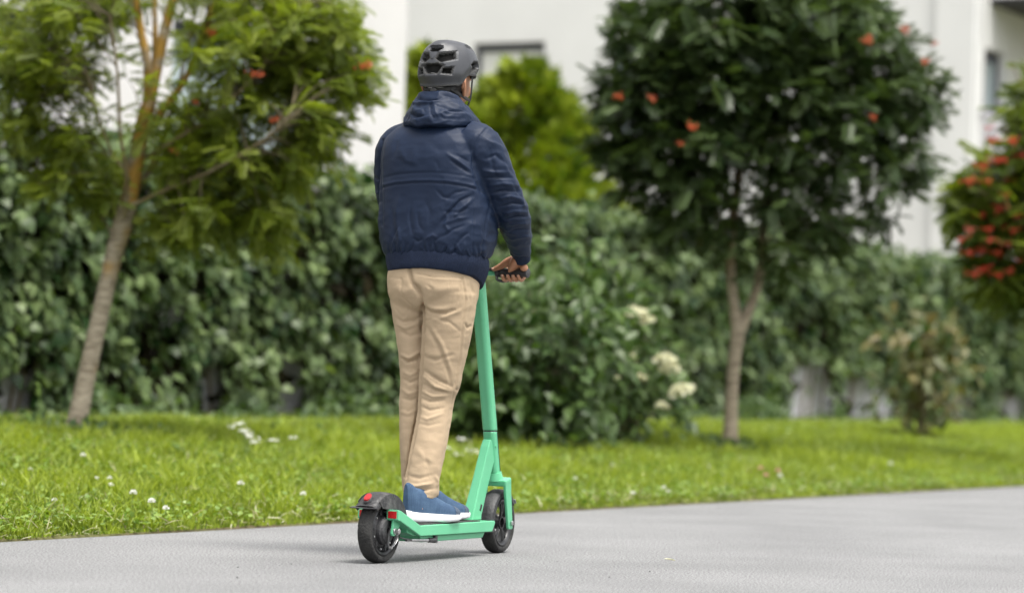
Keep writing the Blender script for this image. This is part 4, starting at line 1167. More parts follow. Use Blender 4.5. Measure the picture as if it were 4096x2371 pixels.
def remeshed(mbs, voxel, smooth=4, fac=.5):
    """union of closed shapes as one continuous surface -> verts, faces, normals"""
    me = bpy.data.meshes.new('tmp'); m = MB()
    for q in mbs: m.add(q.v, q.f)
    me.from_pydata(m.v, [], m.f); me.update()
    bm = bmesh.new(); bm.from_mesh(me); bmesh.ops.recalc_face_normals(bm, faces=list(bm.faces)); bm.to_mesh(me); bm.free()
    o = bpy.data.objects.new('tmp', me); scene.collection.objects.link(o)
    md = o.modifiers.new('r', 'REMESH'); md.mode = 'VOXEL'; md.voxel_size = voxel; md.adaptivity = 0
    if smooth:
        ms = o.modifiers.new('s', 'SMOOTH'); ms.factor = fac; ms.iterations = smooth
    dg = bpy.context.evaluated_depsgraph_get(); dg.update()
    ev = o.evaluated_get(dg); em = ev.to_mesh()
    n = len(em.vertices); v = np.zeros(n * 3); em.vertices.foreach_get('co', v)
    nr = np.zeros(n * 3); em.vertex_normals.foreach_get('vector', nr)
    f = [tuple(q.vertices) for q in em.polygons]
    ev.to_mesh_clear(); bpy.data.objects.remove(o); bpy.data.meshes.remove(me)
    return v.reshape(-1, 3), f, nr.reshape(-1, 3)
def finish(name, v, f, mat, parent=pr, smooth=True, base=PB):
    q = np.array([len(x) for x in f])
    polys = [np.array([x for x in f if len(x) == k]) for k in sorted(set(q))]
    return fast_mesh(name, v - base, polys, mat, parent, smooth=smooth)
def seg_dist(p, line):
    """distance of points to a polyline, with the share of its length"""
    line = np.asarray(line, float); best = np.full(len(p), 1e9); par = np.zeros(len(p)); sgn = np.zeros(len(p))
    L = np.r_[0, np.cumsum(np.linalg.norm(np.diff(line, axis=0), axis=1))]
    for i in range(len(line) - 1):
        a, b = line[i], line[i + 1]; d = b - a; l2 = d @ d
        t = np.clip(((p - a) @ d) / l2, 0, 1); c = a + t[:, None] * d
        ds = np.linalg.norm(p - c, axis=1); m = ds < best
        best[m] = ds[m]; par[m] = (L[i] + t[m] * math.sqrt(l2)) / L[-1]
        s = d[0] * (p[:, 1] - a[1]) - d[1] * (p[:, 0] - a[0]); sgn[m] = np.sign(s[m])
    return best, par, sgn
def folds(v, nr, strokes):
    """real relief: creases (negative) and ridges (positive) drawn where the photograph shows them.
    stroke: (polyline px, width px, height mm, taper) ; only on the side that faces the photograph"""
    w = loc2w(v); px = project(w)
    nw = nr[:, 0:1] * SR_ + nr[:, 1:2] * SE + nr[:, 2:3] * np.array([0, 0, 1.0])
    view = CPOS - w; view /= np.linalg.norm(view, axis=1)[:, None]
    face = smoothstep(.0, .35, np.sum(nw * view, 1))
    disp = np.zeros(len(v))
    for st in strokes:
        line, wd, mm = st[:3]; mode = st[3] if len(st) > 3 else 't'
        if mode != 'u': wd = wd * .72
        lo = np.min(line, 0) - wd * 3; hi = np.max(line, 0) + wd * 3
        m = np.where((px[:, 0] > lo[0]) & (px[:, 0] < hi[0]) & (px[:, 1] > lo[1]) & (px[:, 1] < hi[1]))[0]
        if not len(m): continue
        d, t, sg = seg_dist(px[m], line)
        if mode == 'u':  g = np.exp(-(d / wd) ** 2)                       # even seam
        elif mode == 's':                                                # sharp crease: steep on one side
            g = np.where(sg > 0, np.exp(-(d / (wd * .45)) ** 2), np.exp(-(d / (wd * 1.6)) ** 2)) * np.sin(np.clip(t, .02, .98) * math.pi) ** .6
        else:            g = np.exp(-(d / wd) ** 2) * np.sin(np.clip(t, .0, 1) * math.pi) ** .7
        disp[m] += g * mm * .001 * GAIN
    return v + nr * (disp * face)[:, None], px, face

GAIN = 1.1
# --- trousers -----------------------------------------------------------
R_LEG = [(1175, 1690, 1908, .375, .108), (1240, 1690, 1900, .378, .102), (1320, 1690, 1888, .382, .096), (1400, 1686, 1870, .386, .09), (1480, 1680, 1852, .39, .084), (1550, 1677, 1836, .392, .079),
         (1600, 1675, 1816, .388, .074), (1680, 1667, 1804, .372, .072), (1760, 1650, 1790, .352, .069), (1840, 1636, 1773, .335, .067), (1915, 1620, 1757, .322, .066), (1962, 1614, 1750, .315, .066), (1990, 1622, 1741, .312, .060), (2002, 1634, 1735, .312, .056)]
L_LEG = [(1175, 1562, 1765, .395, .108), (1240, 1568, 1755, .40, .102), (1320, 1582, 1742, .408, .096), (1400, 1594, 1736, .415, .09), (1480, 1602, 1730, .42, .083), (1550, 1603, 1726, .424, .077),
         (1600, 1599, 1722, .424, .074), (1680, 1599, 1716, .42, .072), (1760, 1600, 1710, .42, .07), (1840, 1603, 1728, .42, .068), (1915, 1608, 1752, .42, .067), (1962, 1614, 1755, .42, .066), (1985, 1625, 1750, .42, .06)]
PELV = [(1035, 1575, 1890, .385, .125), (1080, 1560, 1908, .385, .132), (1130, 1556, 1912, .383, .138), (1180, 1560, 1908, .385, .132), (1225, 1580, 1895, .39, .112), (1250, 1610, 1870, .395, .08)]
mb_r = MB().loft(rings_from(R_LEG, p=2.2)); mb_l = MB().loft(rings_from(L_LEG, p=2.2)); mb_p = MB().loft(rings_from(PELV, p=2.5))
v, f, nr = remeshed([mb_r, mb_l, mb_p], .0050, 6)
tro = [
    ([(1688, 1230), (1690, 1330), (1681, 1500), (1672, 1650), (1652, 1750), (1634, 1840), (1620, 1905)], 6, -13, 'u'),
    ([(1560, 1110), (1603, 1115), (1606, 1170)], 3, -1.6, 'u'), ([(1606, 1115), (1610, 1190), (1650, 1226), (1612, 1268)], 3, -1.6, 'u'), ([(1612, 1268), (1582, 1235)], 3, -1.6, 'u'),
    ([(1670, 1095), (1730, 1108), (1852, 1112)], 3.5, -2.2, 'u'), ([(1674, 1103), (1735, 1115), (1850, 1119)], 3, 1.5, 'u'), ([(1846, 1112), (1838, 1180), (1818, 1238)], 3, -1.8, 'u'), ([(1818, 1238), (1740, 1250), (1700, 1228)], 3, -1.8, 'u'),
    ([(1637, 1080), (1645, 1130), (1668, 1160), (1684, 1185), (1688, 1230), (1690, 1330)], 7, -12, 'u'), ([(1655, 1130), (1676, 1160), (1686, 1190)], 12, -7),
    ([(1690, 1228), (1722, 1250), (1780, 1255), (1830, 1240)], 7, -7, 's'), ([(1692, 1215), (1740, 1236), (1800, 1236)], 12, 5), ([(1690, 1270), (1760, 1275), (1850, 1240)], 10, 4),
    ([(1690, 1285), (1740, 1270), (1800, 1290), (1850, 1330)], 8, -4), ([(1700, 1300), (1750, 1380), (1790, 1480), (1810, 1560)], 10, -5), ([(1715, 1290), (1770, 1380), (1812, 1500)], 10, 4),
    ([(1685, 1420), (1740, 1440), (1820, 1415)], 10, -5), ([(1690, 1480), (1750, 1520), (1812, 1550)], 8, -7, 's'), ([(1690, 1500), (1740, 1545), (1800, 1565)], 9, 6),
    ([(1684, 1530), (1740, 1560), (1805, 1572)], 7, -6), ([(1684, 1560), (1730, 1585), (1790, 1582)], 7, 5), ([(1682, 1590), (1720, 1605), (1785, 1600)], 7, -5),
    ([(1676, 1620), (1720, 1640), (1790, 1628)], 8, -4), ([(1672, 1660), (1710, 1676), (1780, 1650)], 8, 4), ([(1668, 1690), (1710, 1702), (1770, 1690)], 8, -3),
    ([(1850, 1110), (1862, 1200), (1850, 1300), (1840, 1420), (1820, 1540)], 4, -2.5, 'u'), ([(1858, 1110), (1870, 1200), (1858, 1300), (1848, 1420), (1828, 1540)], 4, 2.2, 'u'), ([(1812, 1570), (1804, 1640), (1790, 1740), (1770, 1860), (1758, 1950)], 4, -2, 'u'),
    ([(1858, 1290), (1870, 1310), (1888, 1300)], 6, -6), ([(1820, 1555), (1836, 1560), (1845, 1540)], 6, -7),
    ([(1580, 1270), (1610, 1290), (1660, 1285), (1690, 1262)], 8, -6, 's'), ([(1582, 1290), (1620, 1312), (1682, 1290)], 9, 5), ([(1590, 1320), (1640, 1345), (1690, 1330)], 10, -4),
    ([(1600, 1430), (1630, 1450), (1672, 1440), (1684, 1420)], 7, -9, 's'), ([(1602, 1415), (1635, 1432), (1682, 1405)], 9, 6), ([(1604, 1480), (1640, 1500), (1680, 1480)], 9, 4), ([(1606, 1510), (1640, 1530), (1680, 1515)], 9, -5),
    ([(1600, 1550), (1636, 1575), (1676, 1560)], 9, 4), ([(1600, 1590), (1640, 1600), (1676, 1590)], 9, -4), ([(1600, 1640), (1630, 1655), (1668, 1640)], 9, 3), ([(1690, 1800), (1712, 1860), (1700, 1900)], 12, -3), ([(1660, 1780), (1700, 1830), (1745, 1850)], 14, 3),
    ([(1620, 1935), (1660, 1945), (1740, 1930)], 8, 7), ([(1620, 1950), (1660, 1966), (1738, 1955)], 6, -10, 's'), ([(1650, 1968), (1700, 1985), (1735, 1990)], 6, 4), ([(1740, 1900), (1752, 1925), (1748, 1950)], 8, 5), ([(1628, 1900), (1680, 1912), (1740, 1895)], 9, -4),
    ([(1700, 1150), (1760, 1160), (1840, 1150)], 22, 5), ([(1575, 1150), (1620, 1170), (1650, 1150)], 18, 4), ([(1700, 1135), (1730, 1155), (1720, 1180)], 7, -3), ([(1870, 1150), (1885, 1190), (1880, 1250)], 8, 3), ([(1880, 1120), (1895, 1180)], 7, -3),
]
v, px, face = folds(v, nr, tro)
for i in range(len(v)):
    p = v[i]; k = mnoise.noise(Vector((p[0] * 14, p[1] * 14, p[2] * 26))) * .0022 + mnoise.noise(Vector((p[0] * 34, p[1] * 34, p[2] * 60 + 4))) * .0009
    v[i] = p + nr[i] * k
GAIN = 1.0
# hem drapes lower at the front of the ankle
trou = finish('trousers', v, f, m_chino)

# --- jacket -------------------------------------------------------------
TORSO = [(1030, 1548, 1950, .392, .142), (1005, 1538, 1965, .395, .158), (960, 1528, 1976, .398, .168), (880, 1523, 1981, .40, .168), (790, 1527, 1976, .398, .163), (700, 1531, 1964, .39, .157), (620, 1533, 1950, .382, .148), (560, 1548, 1932, .38, .128), (522, 1582, 1905, .384, .106), (492, 1632, 1880, .392, .088), (450, 1690, 1850, .40, .07)]
mb_t = MB().loft(rings_from(TORSO, p=2.6, n=72))
RSL = [((.120, .375, 1.615), .078), ((.178, .382, 1.585), .084), ((.212, .415, 1.50), .080), ((.238, .462, 1.41), .073), ((.248, .515, 1.345), .070), ((.240, .585, 1.285), .060), ((.222, .650, 1.232), .050), ((.212, .684, 1.207), .043), ((.210, .690, 1.203), .040)]
LSL = [((-.120, .375, 1.615), .078), ((-.190, .385, 1.585), .080), ((-.225, .42, 1.50), .076), ((-.245, .465, 1.41), .070), ((-.250, .515, 1.345), .067), ((-.238, .585, 1.285), .058), ((-.222, .650, 1.232), .050), ((-.212, .684, 1.207), .043), ((-.210, .690, 1.203), .040)]
def sleeve(S): return MB().tube([p for p, r in S], [r for p, r in S], 32, sub=5)
v, f, nr = remeshed([mb_t, sleeve(RSL), sleeve(LSL)], .0046, 3)
jk = [
    # yoke flap across the back with its lower edge lifted
    ([(1530, 712), (1580, 700), (1650, 692), (1720, 690), (1790, 694), (1860, 705), (1905, 716)], 4, -2.0, 'u'),
    ([(1530, 742), (1580, 730), (1650, 724), (1720, 722), (1790, 726), (1860, 736), (1902, 746)], 6, 2.6, 'u'), ([(1530, 750), (1580, 738), (1650, 731), (1720, 729), (1790, 733), (1860, 744), (1902, 755)], 4.5, -4.0, 'u'),
    # armhole seam
    ([(1950, 510), (1915, 550), (1893, 600), (1890, 660), (1900, 720), (1925, 770)], 4, -4, 'u'), ([(1900, 540), (1884, 600), (1882, 660)], 5, 1.5, 'u'),
    ([(1530, 560), (1520, 640), (1522, 720), (1525, 800), (1527, 900)], 6, -7, 'u'),
    # creases from the right armpit across the back
    ([(1890, 700), (1850, 672), (1800, 640)], 8, -6), ([(1885, 680), (1840, 650), (1780, 610)], 9, 5), ([(1880, 650), (1850, 632), (1820, 618)], 7, -4),
    ([(1895, 775), (1840, 800), (1790, 850), (1750, 905)], 9, -8, 's'), ([(1900, 790), (1850, 830), (1800, 880)], 9, 6), ([(1885, 760), (1820, 770), (1780, 800)], 8, -4), ([(1880, 830), (1830, 850), (1770, 845)], 8, -5), ([(1885, 865), (1830, 875), (1760, 900)], 9, 4),
    ([(1860, 900), (1810, 920), (1770, 950)], 8, -5), ([(1790, 860), (1780, 900), (1800, 930)], 9, 4),
    # soft long folds in the lower back
    ([(1640, 820), (1636, 880), (1650, 945)], 9, -5, 's'), ([(1600, 770), (1585, 860), (1590, 950)], 14, 3), ([(1668, 850), (1672, 900), (1690, 925)], 8, -4, 's'), ([(1560, 800), (1572, 880), (1580, 960)], 16, -3), ([(1700, 800), (1720, 850), (1715, 900)], 12, -3), ([(1740, 760), (1770, 790), (1820, 800)], 8, -4, 's'), ([(1560, 990), (1575, 940), (1600, 900)], 8, -4, 's'), ([(1820, 990), (1850, 950), (1880, 930)], 8, -5, 's'), ([(1720, 1000), (1740, 965), (1775, 940)], 7, -4, 's'),
    ([(1650, 950), (1670, 965), (1690, 955)], 7, -6), ([(1700, 960), (1730, 940), (1750, 950)], 8, 5), ([(1590, 900), (1600, 960), (1592, 1000)], 10, 5),
    # side panel seams
    ([(1893, 770), (1895, 880), (1890, 1000)], 3.5, -2.5, 'u'), ([(1965, 790), (1950, 870), (1935, 960), (1925, 1030)], 4, -4, 'u'),
    ([(1600, 590), (1620, 640), (1680, 660)], 16, 3), ([(1700, 560), (1760, 600), (1840, 590)], 20, -3), ([(1590, 560), (1570, 640)], 14, -3), ([(1740, 640), (1760, 680)], 10, -2), ([(1660, 580), (1650, 660)], 16, 2.5),
    # right sleeve: creases round the bend of the arm
    ([(1945, 560), (1985, 575), (2010, 590)], 8, 4), ([(1935, 640), (1985, 620), (2030, 660)], 9, -5), ([(1925, 680), (1980, 690), (2045, 690)], 9, 5), ([(1930, 715), (1990, 712), (2060, 715)], 8, -7, 's'), ([(1950, 745), (2010, 735), (2080, 745)], 9, 7),
    ([(1965, 775), (2020, 765), (2085, 770)], 7, -8, 's'), ([(1985, 800), (2040, 785), (2100, 800)], 8, 7), ([(2000, 830), (2050, 815), (2108, 820)], 7, -8, 's'), ([(2010, 855), (2060, 845), (2112, 850)], 8, 6), ([(2020, 880), (2065, 870), (2118, 868)], 7, -8, 's'),
    ([(2025, 905), (2070, 895), (2122, 895)], 8, 6), ([(2030, 930), (2075, 925), (2122, 920)], 6, -6, 's'), ([(2036, 955), (2080, 950), (2122, 945)], 8, 5), ([(1960, 600), (1975, 680), (1995, 730)], 12, -4), ([(2000, 610), (2030, 680), (2060, 720)], 10, 3),
    ([(2040, 720), (2070, 760), (2090, 800)], 8, -4), ([(2085, 800), (2100, 830)], 8, 6),
    # left sleeve
    ([(1492, 700), (1510, 720), (1524, 710)], 7, -6), ([(1490, 760), (1508, 775), (1522, 765)], 7, 5), ([(1492, 800), (1510, 815), (1524, 800)], 7, -6), ([(1496, 850), (1512, 862), (1524, 850)], 7, 5), ([(1505, 890), (1518, 898)], 7, -5),
]
rs = random.Random(3)
for k in range(34):                                        # gathers above the hem band
    x = 1556 + k * 11.6 + rs.uniform(-4, 4); y0 = 1012 + 10 * abs(x - 1730) / 200 + (12 if x > 1860 else 0)
    jk.append(([(x, y0 + 16), (x + rs.uniform(-6, 9), y0 - 8), (x + rs.uniform(-8, 16), y0 - rs.uniform(20, 60))], rs.uniform(4, 6.5), rs.choice((-1, 1)) * rs.uniform(3.0, 6)))
v, px, face = folds(v, nr, jk)
for i in range(len(v)):
    p = v[i]; arm = min(1.0, max(0.0, (abs(p[0]) - .18) / .05))
    k = mnoise.noise(Vector((p[0] * 9 + p[2] * 3, p[1] * 9, p[2] * 15))) * .0020 + mnoise.noise(Vector((p[0] * 22, p[1] * 22 + 7, p[2] * 42))) * (.0010 + .0014 * arm)
    low = min(1.0, max(0.0, (1.42 - p[2]) / .15)); side = min(1.0, max(0.0, (p[0] - .05) / .10))
    n1 = mnoise.noise(Vector((p[0] * 11 + p[2] * 7, p[1] * 10, p[2] * 15 - p[0] * 6))); n2 = mnoise.noise(Vector((p[0] * 20 - p[2] * 8, p[1] * 18 + 3, p[2] * 26 + p[0] * 10)))
    k -= (.12 + .30 * low + .25 * arm + .30 * side) * (.0085 * (abs(n1) ** .75 - .3) + .0045 * (abs(n2) ** .75 - .3))
    v[i] = p + nr[i] * k
jkt = finish('jacket', v, f, m_navy)

# rib-knit hem and cuffs, parts of the jacket
def band(name, rings, mat, parent, rib=0.0, nrib=0):
    if rib:
        out = []
        for r in rings:
            r = np.asarray(r); c = r.mean(0); k = np.arange(len(r))
            s = 1 + rib * np.cos(k / len(r) * 2 * math.pi * nrib)[:, None]
            out.append(c + (r - c) * s)
        rings = out
    return MB().loft(rings).build(name, mat, parent, True, base=PB)
HEM = [(1018, 1551, 1948, .390, .150), (1030, 1550, 1950, .390, .153), (1052, 1552, 1947, .389, .152), (1075, 1556, 1938, .388, .150), (1092, 1560, 1930, .388, .147), (1099, 1564, 1925, .388, .143)]
hr = []
kk = catmull(np.array([row(*r) for r in HEM]), 3)
for i, q in enumerate(kk):
    rg = ell_ring(*q, n=300, p=2.5)
    t = i / (len(kk) - 1)
    dy = rg[:, 1] - q[1]
    rg[:, 2] -= (.030 + .030 * t) * smoothstep(-.05, .15, dy) * .95 - .012 * t * smoothstep(-.05, -.15, dy) - .012 * (1 - t) * 0
    rg[:, 2] += .010 * (1 - np.abs(rg[:, 0] - q[0]) / .19) * smoothstep(0, -.12, dy)
    hr.append(rg)
band('hem_band', hr, m_rib, jkt, .0025, 75)
MB().tube(np.array([(.052, .530, 1.14), (.066, .532, 1.10), (.070, .530, 1.055), (.073, .528, 1.02)]), [(.012, .004)] * 4, 8, sub=3).build('zip', m_black, jkt, True, base=PB)
def cuff(S, sx):
    a = np.array(S[-3][0]); c = np.array([.2065 * sx, .704, 1.178])
    pts = np.array([a, a + (c - a) * .35, a + (c - a) * .7, c, c + (c - a) * .12])
    return MB().tube(pts, [.0455, .0415, .0370, .0350, .0335], 48, sub=3).build('cuff', m_rib, jkt, True, base=PB)
cuff(RSL, 1); cuff(LSL, -1)

# hood lying on the shoulders
HOOD = [((.085, .515, 1.668), (.030, .030)), ((.125, .445, 1.680), (.040, .036)), ((.130, .365, 1.702), (.054, .042)), ((.085, .285, 1.722), (.066, .044)), ((0, .258, 1.728), (.073, .046)), ((-.080, .282, 1.728), (.066, .044)), ((-.112, .355, 1.710), (.054, .038)), ((-.115, .445, 1.690), (.042, .036)), ((-.085, .515, 1.672), (.030, .030))]
rg_ = []
for fi in np.linspace(-R(150), R(150), 61):
    c_ = math.cos(fi); bk = smoothstep(-.9, .9, c_); sd = abs(math.sin(fi))
    zt = 1.700 + .098 * bk; zb = 1.660 - .004 * sd + .010 * (1 - bk)
    o_ = .150 + .006 * bk
    sec = [(.080, zb + .02), (.083, zt - .01), (.088, zt), (.098, zt - .002), (.098 + (o_ - .098) * .45, zt - (zt - zb) * .30), (o_ - .008, zt - (zt - zb) * .58), (o_, zb + .022), (o_ - .006, zb + .004), (o_ - .025, zb - .004), (.105, zb)]
    e_ = 1 - .35 * smoothstep(R(120), R(150), abs(fi))
    rg_.append([(-math.sin(fi) * (.08 + (p_ - .08) * e_), .398 - c_ * (.08 + (p_ - .08) * e_) * 1.02 + .012 * (1 - bk), z_) for p_, z_ in sec])
mb_h = MB().loft(rg_)
collar = MB().loft([ell_ring(0, .41, z, a, b_, n=40) for z, a, b_ in ((1.62, .115, .115), (1.68, .105, .115), (1.735, .088, .108), (1.765, .074, .096), (1.772, .070, .092))])
v, f, nr = remeshed([mb_h, collar], .0042, 4)
hd = [
    ([(1630, 392), (1690, 399), (1745, 400), (1790, 386)], 6, -8, 's'), ([(1622, 410), (1680, 412), (1730, 410), (1765, 398)], 6, 9), ([(1720, 408), (1722, 450), (1738, 480)], 6, -5), ([(1735, 405), (1742, 450), (1760, 470)], 8, 5),
    ([(1630, 450), (1660, 470), (1710, 462)], 8, -11, 's'), ([(1640, 430), (1680, 440), (1715, 425)], 9, 4), ([(1615, 480), (1670, 500), (1740, 495), (1820, 475)], 8, 4), ([(1750, 425), (1800, 442), (1870, 450)], 9, -9, 's'), ([(1780, 400), (1830, 420), (1880, 450)], 12, 4),
    ([(1740, 440), (1780, 465), (1850, 465)], 9, 4), ([(1610, 430), (1618, 470)], 8, -5), ([(1760, 375), (1800, 388), (1840, 402)], 7, -4), ([(1690, 372), (1660, 380)], 8, 4), ([(1690, 430), (1700, 455)], 6, -3),
]
v, px, face = folds(v, nr, hd)
for i in range(len(v)):
    p = v[i]; v[i] = p + nr[i] * (mnoise.noise(Vector((p[0] * 9, p[1] * 9, p[2] * 13))) * .006 + -.013 * (abs(mnoise.noise(Vector((p[0] * 11 + p[2] * 8, p[1] * 11, p[2] * 15)))) ** .75 - .3) - .004 * abs(mnoise.noise(Vector((p[0] * 30, p[1] * 30, p[2] * 36)))))
finish('hood', v, f, m_navy, jkt)

# --- body: one continuous skin surface ----------------------------------
parts = []
HC = np.array([0, .430, 1.868])                        # head
b = MB()
hp = [(1.705, .395, .060, .064), (1.74, .405, .058, .064), (1.765, .425, .060, .080), (1.785, .440, .064, .094), (1.81, .440, .070, .100), (1.84, .435, .074, .101), (1.87, .430, .0765, .101), (1.90, .427, .077, .100), (1.93, .425, .073, .093), (1.955, .425, .060, .078), (1.972, .425, .040, .052), (1.980, .425, .012, .016)]
b.loft([ell_ring(0, y, z, a, c, n=40, p=2.2) for z, y, a, c in hp]); parts.append(b)
parts.append(MB().tube([(0, .388, 1.60), (0, .395, 1.68), (0, .405, 1.76), (0, .42, 1.82)], [.066, .060, .058, .058], 24, sub=3))
parts.append(MB().ellipsoid((0, .505, 1.752), (.034, .030, .024)))                                        # chin
parts.append(MB().tube([(0, .528, 1.850), (0, .540, 1.83), (0, .548, 1.812), (0, .535, 1.803)], [.008, .011, .015, .012], 12, sub=3))   # nose
parts.append(MB().ellipsoid((0, .528, 1.782), (.022, .010, .006))); parts.append(MB().ellipsoid((0, .526, 1.771), (.020, .010, .007)))  # lips
for sx in (1, -1):
    parts.append(MB().ellipsoid((.034 * sx, .512, 1.862), (.026, .014, .007)))                            # brow
    parts.append(MB().ellipsoid((.046 * sx, .500, 1.815), (.020, .022, .022)))                            # cheek
    parts.append(MB().ellipsoid((.030 * sx, .512, 1.846), (.014, .010, .008)))                            # eye
    # ear: rim, lobe and bowl
    rim = [(.070, .420, 1.798), (.078, .416, 1.789), (.085, .406, 1.798), (.093, .396, 1.822), (.094, .393, 1.842), (.090, .402, 1.857), (.080, .416, 1.853), (.074, .424, 1.836)]
    parts.append(MB().tube([(x * sx, y, z) for x, y, z in rim], [.005, .0065, .006, .0055, .0055, .0055, .005, .005], 10, sub=4))
    parts.append(MB().ellipsoid((.077 * sx, .412, 1.824), (.006, .011, .024)))
parts.append(MB().loft([ell_ring(0, y, z, a, c, n=40) for z, y, a, c in ((.98, .385, .14, .10), (1.05, .385, .155, .105), (1.15, .385, .145, .10), (1.28, .385, .155, .11), (1.42, .385, .175, .115), (1.54, .385, .17, .10), (1.61, .388, .12, .075), (1.65, .39, .07, .06))]))
for S, sx in ((RSL, 1), (LSL, -1)):
    pts = [p for p, r in S[:-1]]; rr = [.050, .052, .048, .043, .040, .038, .032, .0275]
    pts = pts + [(.206 * sx, .703, 1.182)]; rr = rr + [.026]
    parts.append(MB().tube(pts, rr, 20, sub=4))
def leg(rows, foot):
    k = np.array([row(*r) for r in rows])[:, :3]
    pts = np.vstack([k[[0, 2, 5, 6, 8, 11]], foot]); rr = [.082, .074, .058, .054, .052, .040, .038, .034]
    return MB().tube(pts, rr[:len(pts)], 20, sub=4)
RF = np.array([(.012, .258, .205), (.016, .262, .19)]); LF = np.array([(-.060, .405, .21), (-.052, .41, .19)])
parts += [leg(R_LEG, RF), leg(L_LEG, LF)]
for hx, hy, tx, ty in ((.004, .205, .070, .470), (-.046, .385, .008, .655)):
    parts.append(MB().tube([(hx + (tx - hx) * .15, hy + (ty - hy) * .15, .200), (hx + (tx - hx) * .5, hy + (ty - hy) * .5, .190), (hx + (tx - hx) * .88, hy + (ty - hy) * .88, .172)], [(.03, .03), (.022, .034), (.010, .03)], 14, sub=3))
# hands closed on the grips
def hand(sx):
    out = []
    X = lambda x: x * sx
    gy, gz = HY, HZ
    # palm lies over the grip from the wrist to the knuckles
    sec = []
    for (x0, x1, y, z, th) in ((.178, .234, .702, 1.190, .021), (.150, .234, .705, 1.170, .020), (.130, .230, gy - .006, 1.156, .0165), (.124, .216, gy + .012, 1.150, .0135), (.116, .208, gy + .026, 1.143, .0115)):
        c = (x0 + x1) / 2
        sec.append(((X(c), y, z), (th, (x1 - x0) / 2)))
    out.append(MB().tube([p for p, r in sec], [r for p, r in sec], 24, sub=4, flat=(0, 0, 1)))
    out.append(MB().ellipsoid((X(.214), gy - .018, gz + .020), (.016, .018, .016)))       # heel of the hand
    for x, L, r in ((.125, 1.0, .0098), (.149, 1.05, .0100), (.172, 1.0, .0096), (.194, .88, .0086)):
        k = [(x, gy + .022, gz + .022), (x - .001, gy + .034, gz + .006), (x - .002, gy + .030, gz - .014), (x - .003, gy + .012, gz - .026 - .002 * L), (x - .004, gy - .010 * L, gz - .025), (x - .0045, gy - .019 * L, gz - .013), (x - .0045, gy - .0205 * L, gz - .007)]
        out.append(MB().tube([(X(a), c, d) for a, c, d in k], [r * 1.05, r * 1.02, r, r * .95, r * .9, r * .82, r * .5], 14, sub=4))
    k = [(.170, .706, 1.170), (.142, .708, 1.160), (.118, gy - .018, gz + .028), (.096, gy - .017, gz + .018), (.080, gy - .015, gz + .012), (.073, gy - .014, gz + .010)]
    out.append(MB().tube([(X(a), c, d) for a, c, d in k], [.0185, .0175, .0140, .0112, .0098, .006], 14, sub=4))
    return out
parts += hand(1) + hand(-1)
v, f, nr = remeshed(parts, .0040, 2)
body = finish('body', v, f, m_skin)
for sx in (1, -1):                                       # nails of the fingers that show below the grip
    for x, L in ((.125, 1.0), (.149, 1.05), (.172, 1.0), (.194, .88)):
        MB().ellipsoid(((x - .0045) * sx, HY - .0255 * L, HZ - .0135), (.0052, .0022, .0058), 10, 8).build('fingernail', m_nail, body, True, base=PB)
    MB().ellipsoid((.078 * sx, HY - .0235, HZ + .0135), (.0065, .003, .005), 10, 8).build('fingernail', m_nail, body, True, base=PB)
    e_ = MB().ellipsoid((.030 * sx, .5195, 1.846), (.010, .005, .0055), 14, 10).build('eye', surf('eye_white', (.6, .6, .58), None, rough=.2), body, True, base=PB)
# hair: close-cropped cap under the helmet and down the nape
hr_ = []
for z, y, a, c in [(1.765, .398, .062, .068), (1.785, .412, .068, .082), (1.815, .425, .076, .094), (1.85, .428, .0795, .1015), (1.90, .426, .0805, .102), (1.94, .424, .074, .095), (1.97, .424, .050, .066), (1.985, .424, .012, .02)]:
    r = ell_ring(0, y, z, a, c, n=40, p=2.2)
    front = smoothstep(.010, .05, r[:, 1] - y)
    if z < 1.93:
        r[:, 1] = np.where(r[:, 1] - y > (.018 if z > 1.87 else -.005), y + (.018 if z > 1.87 else -.005), r[:, 1])
    hr_.append(r)
MB().loft(hr_).build('hair', m_hair, pr, True, base=PB)

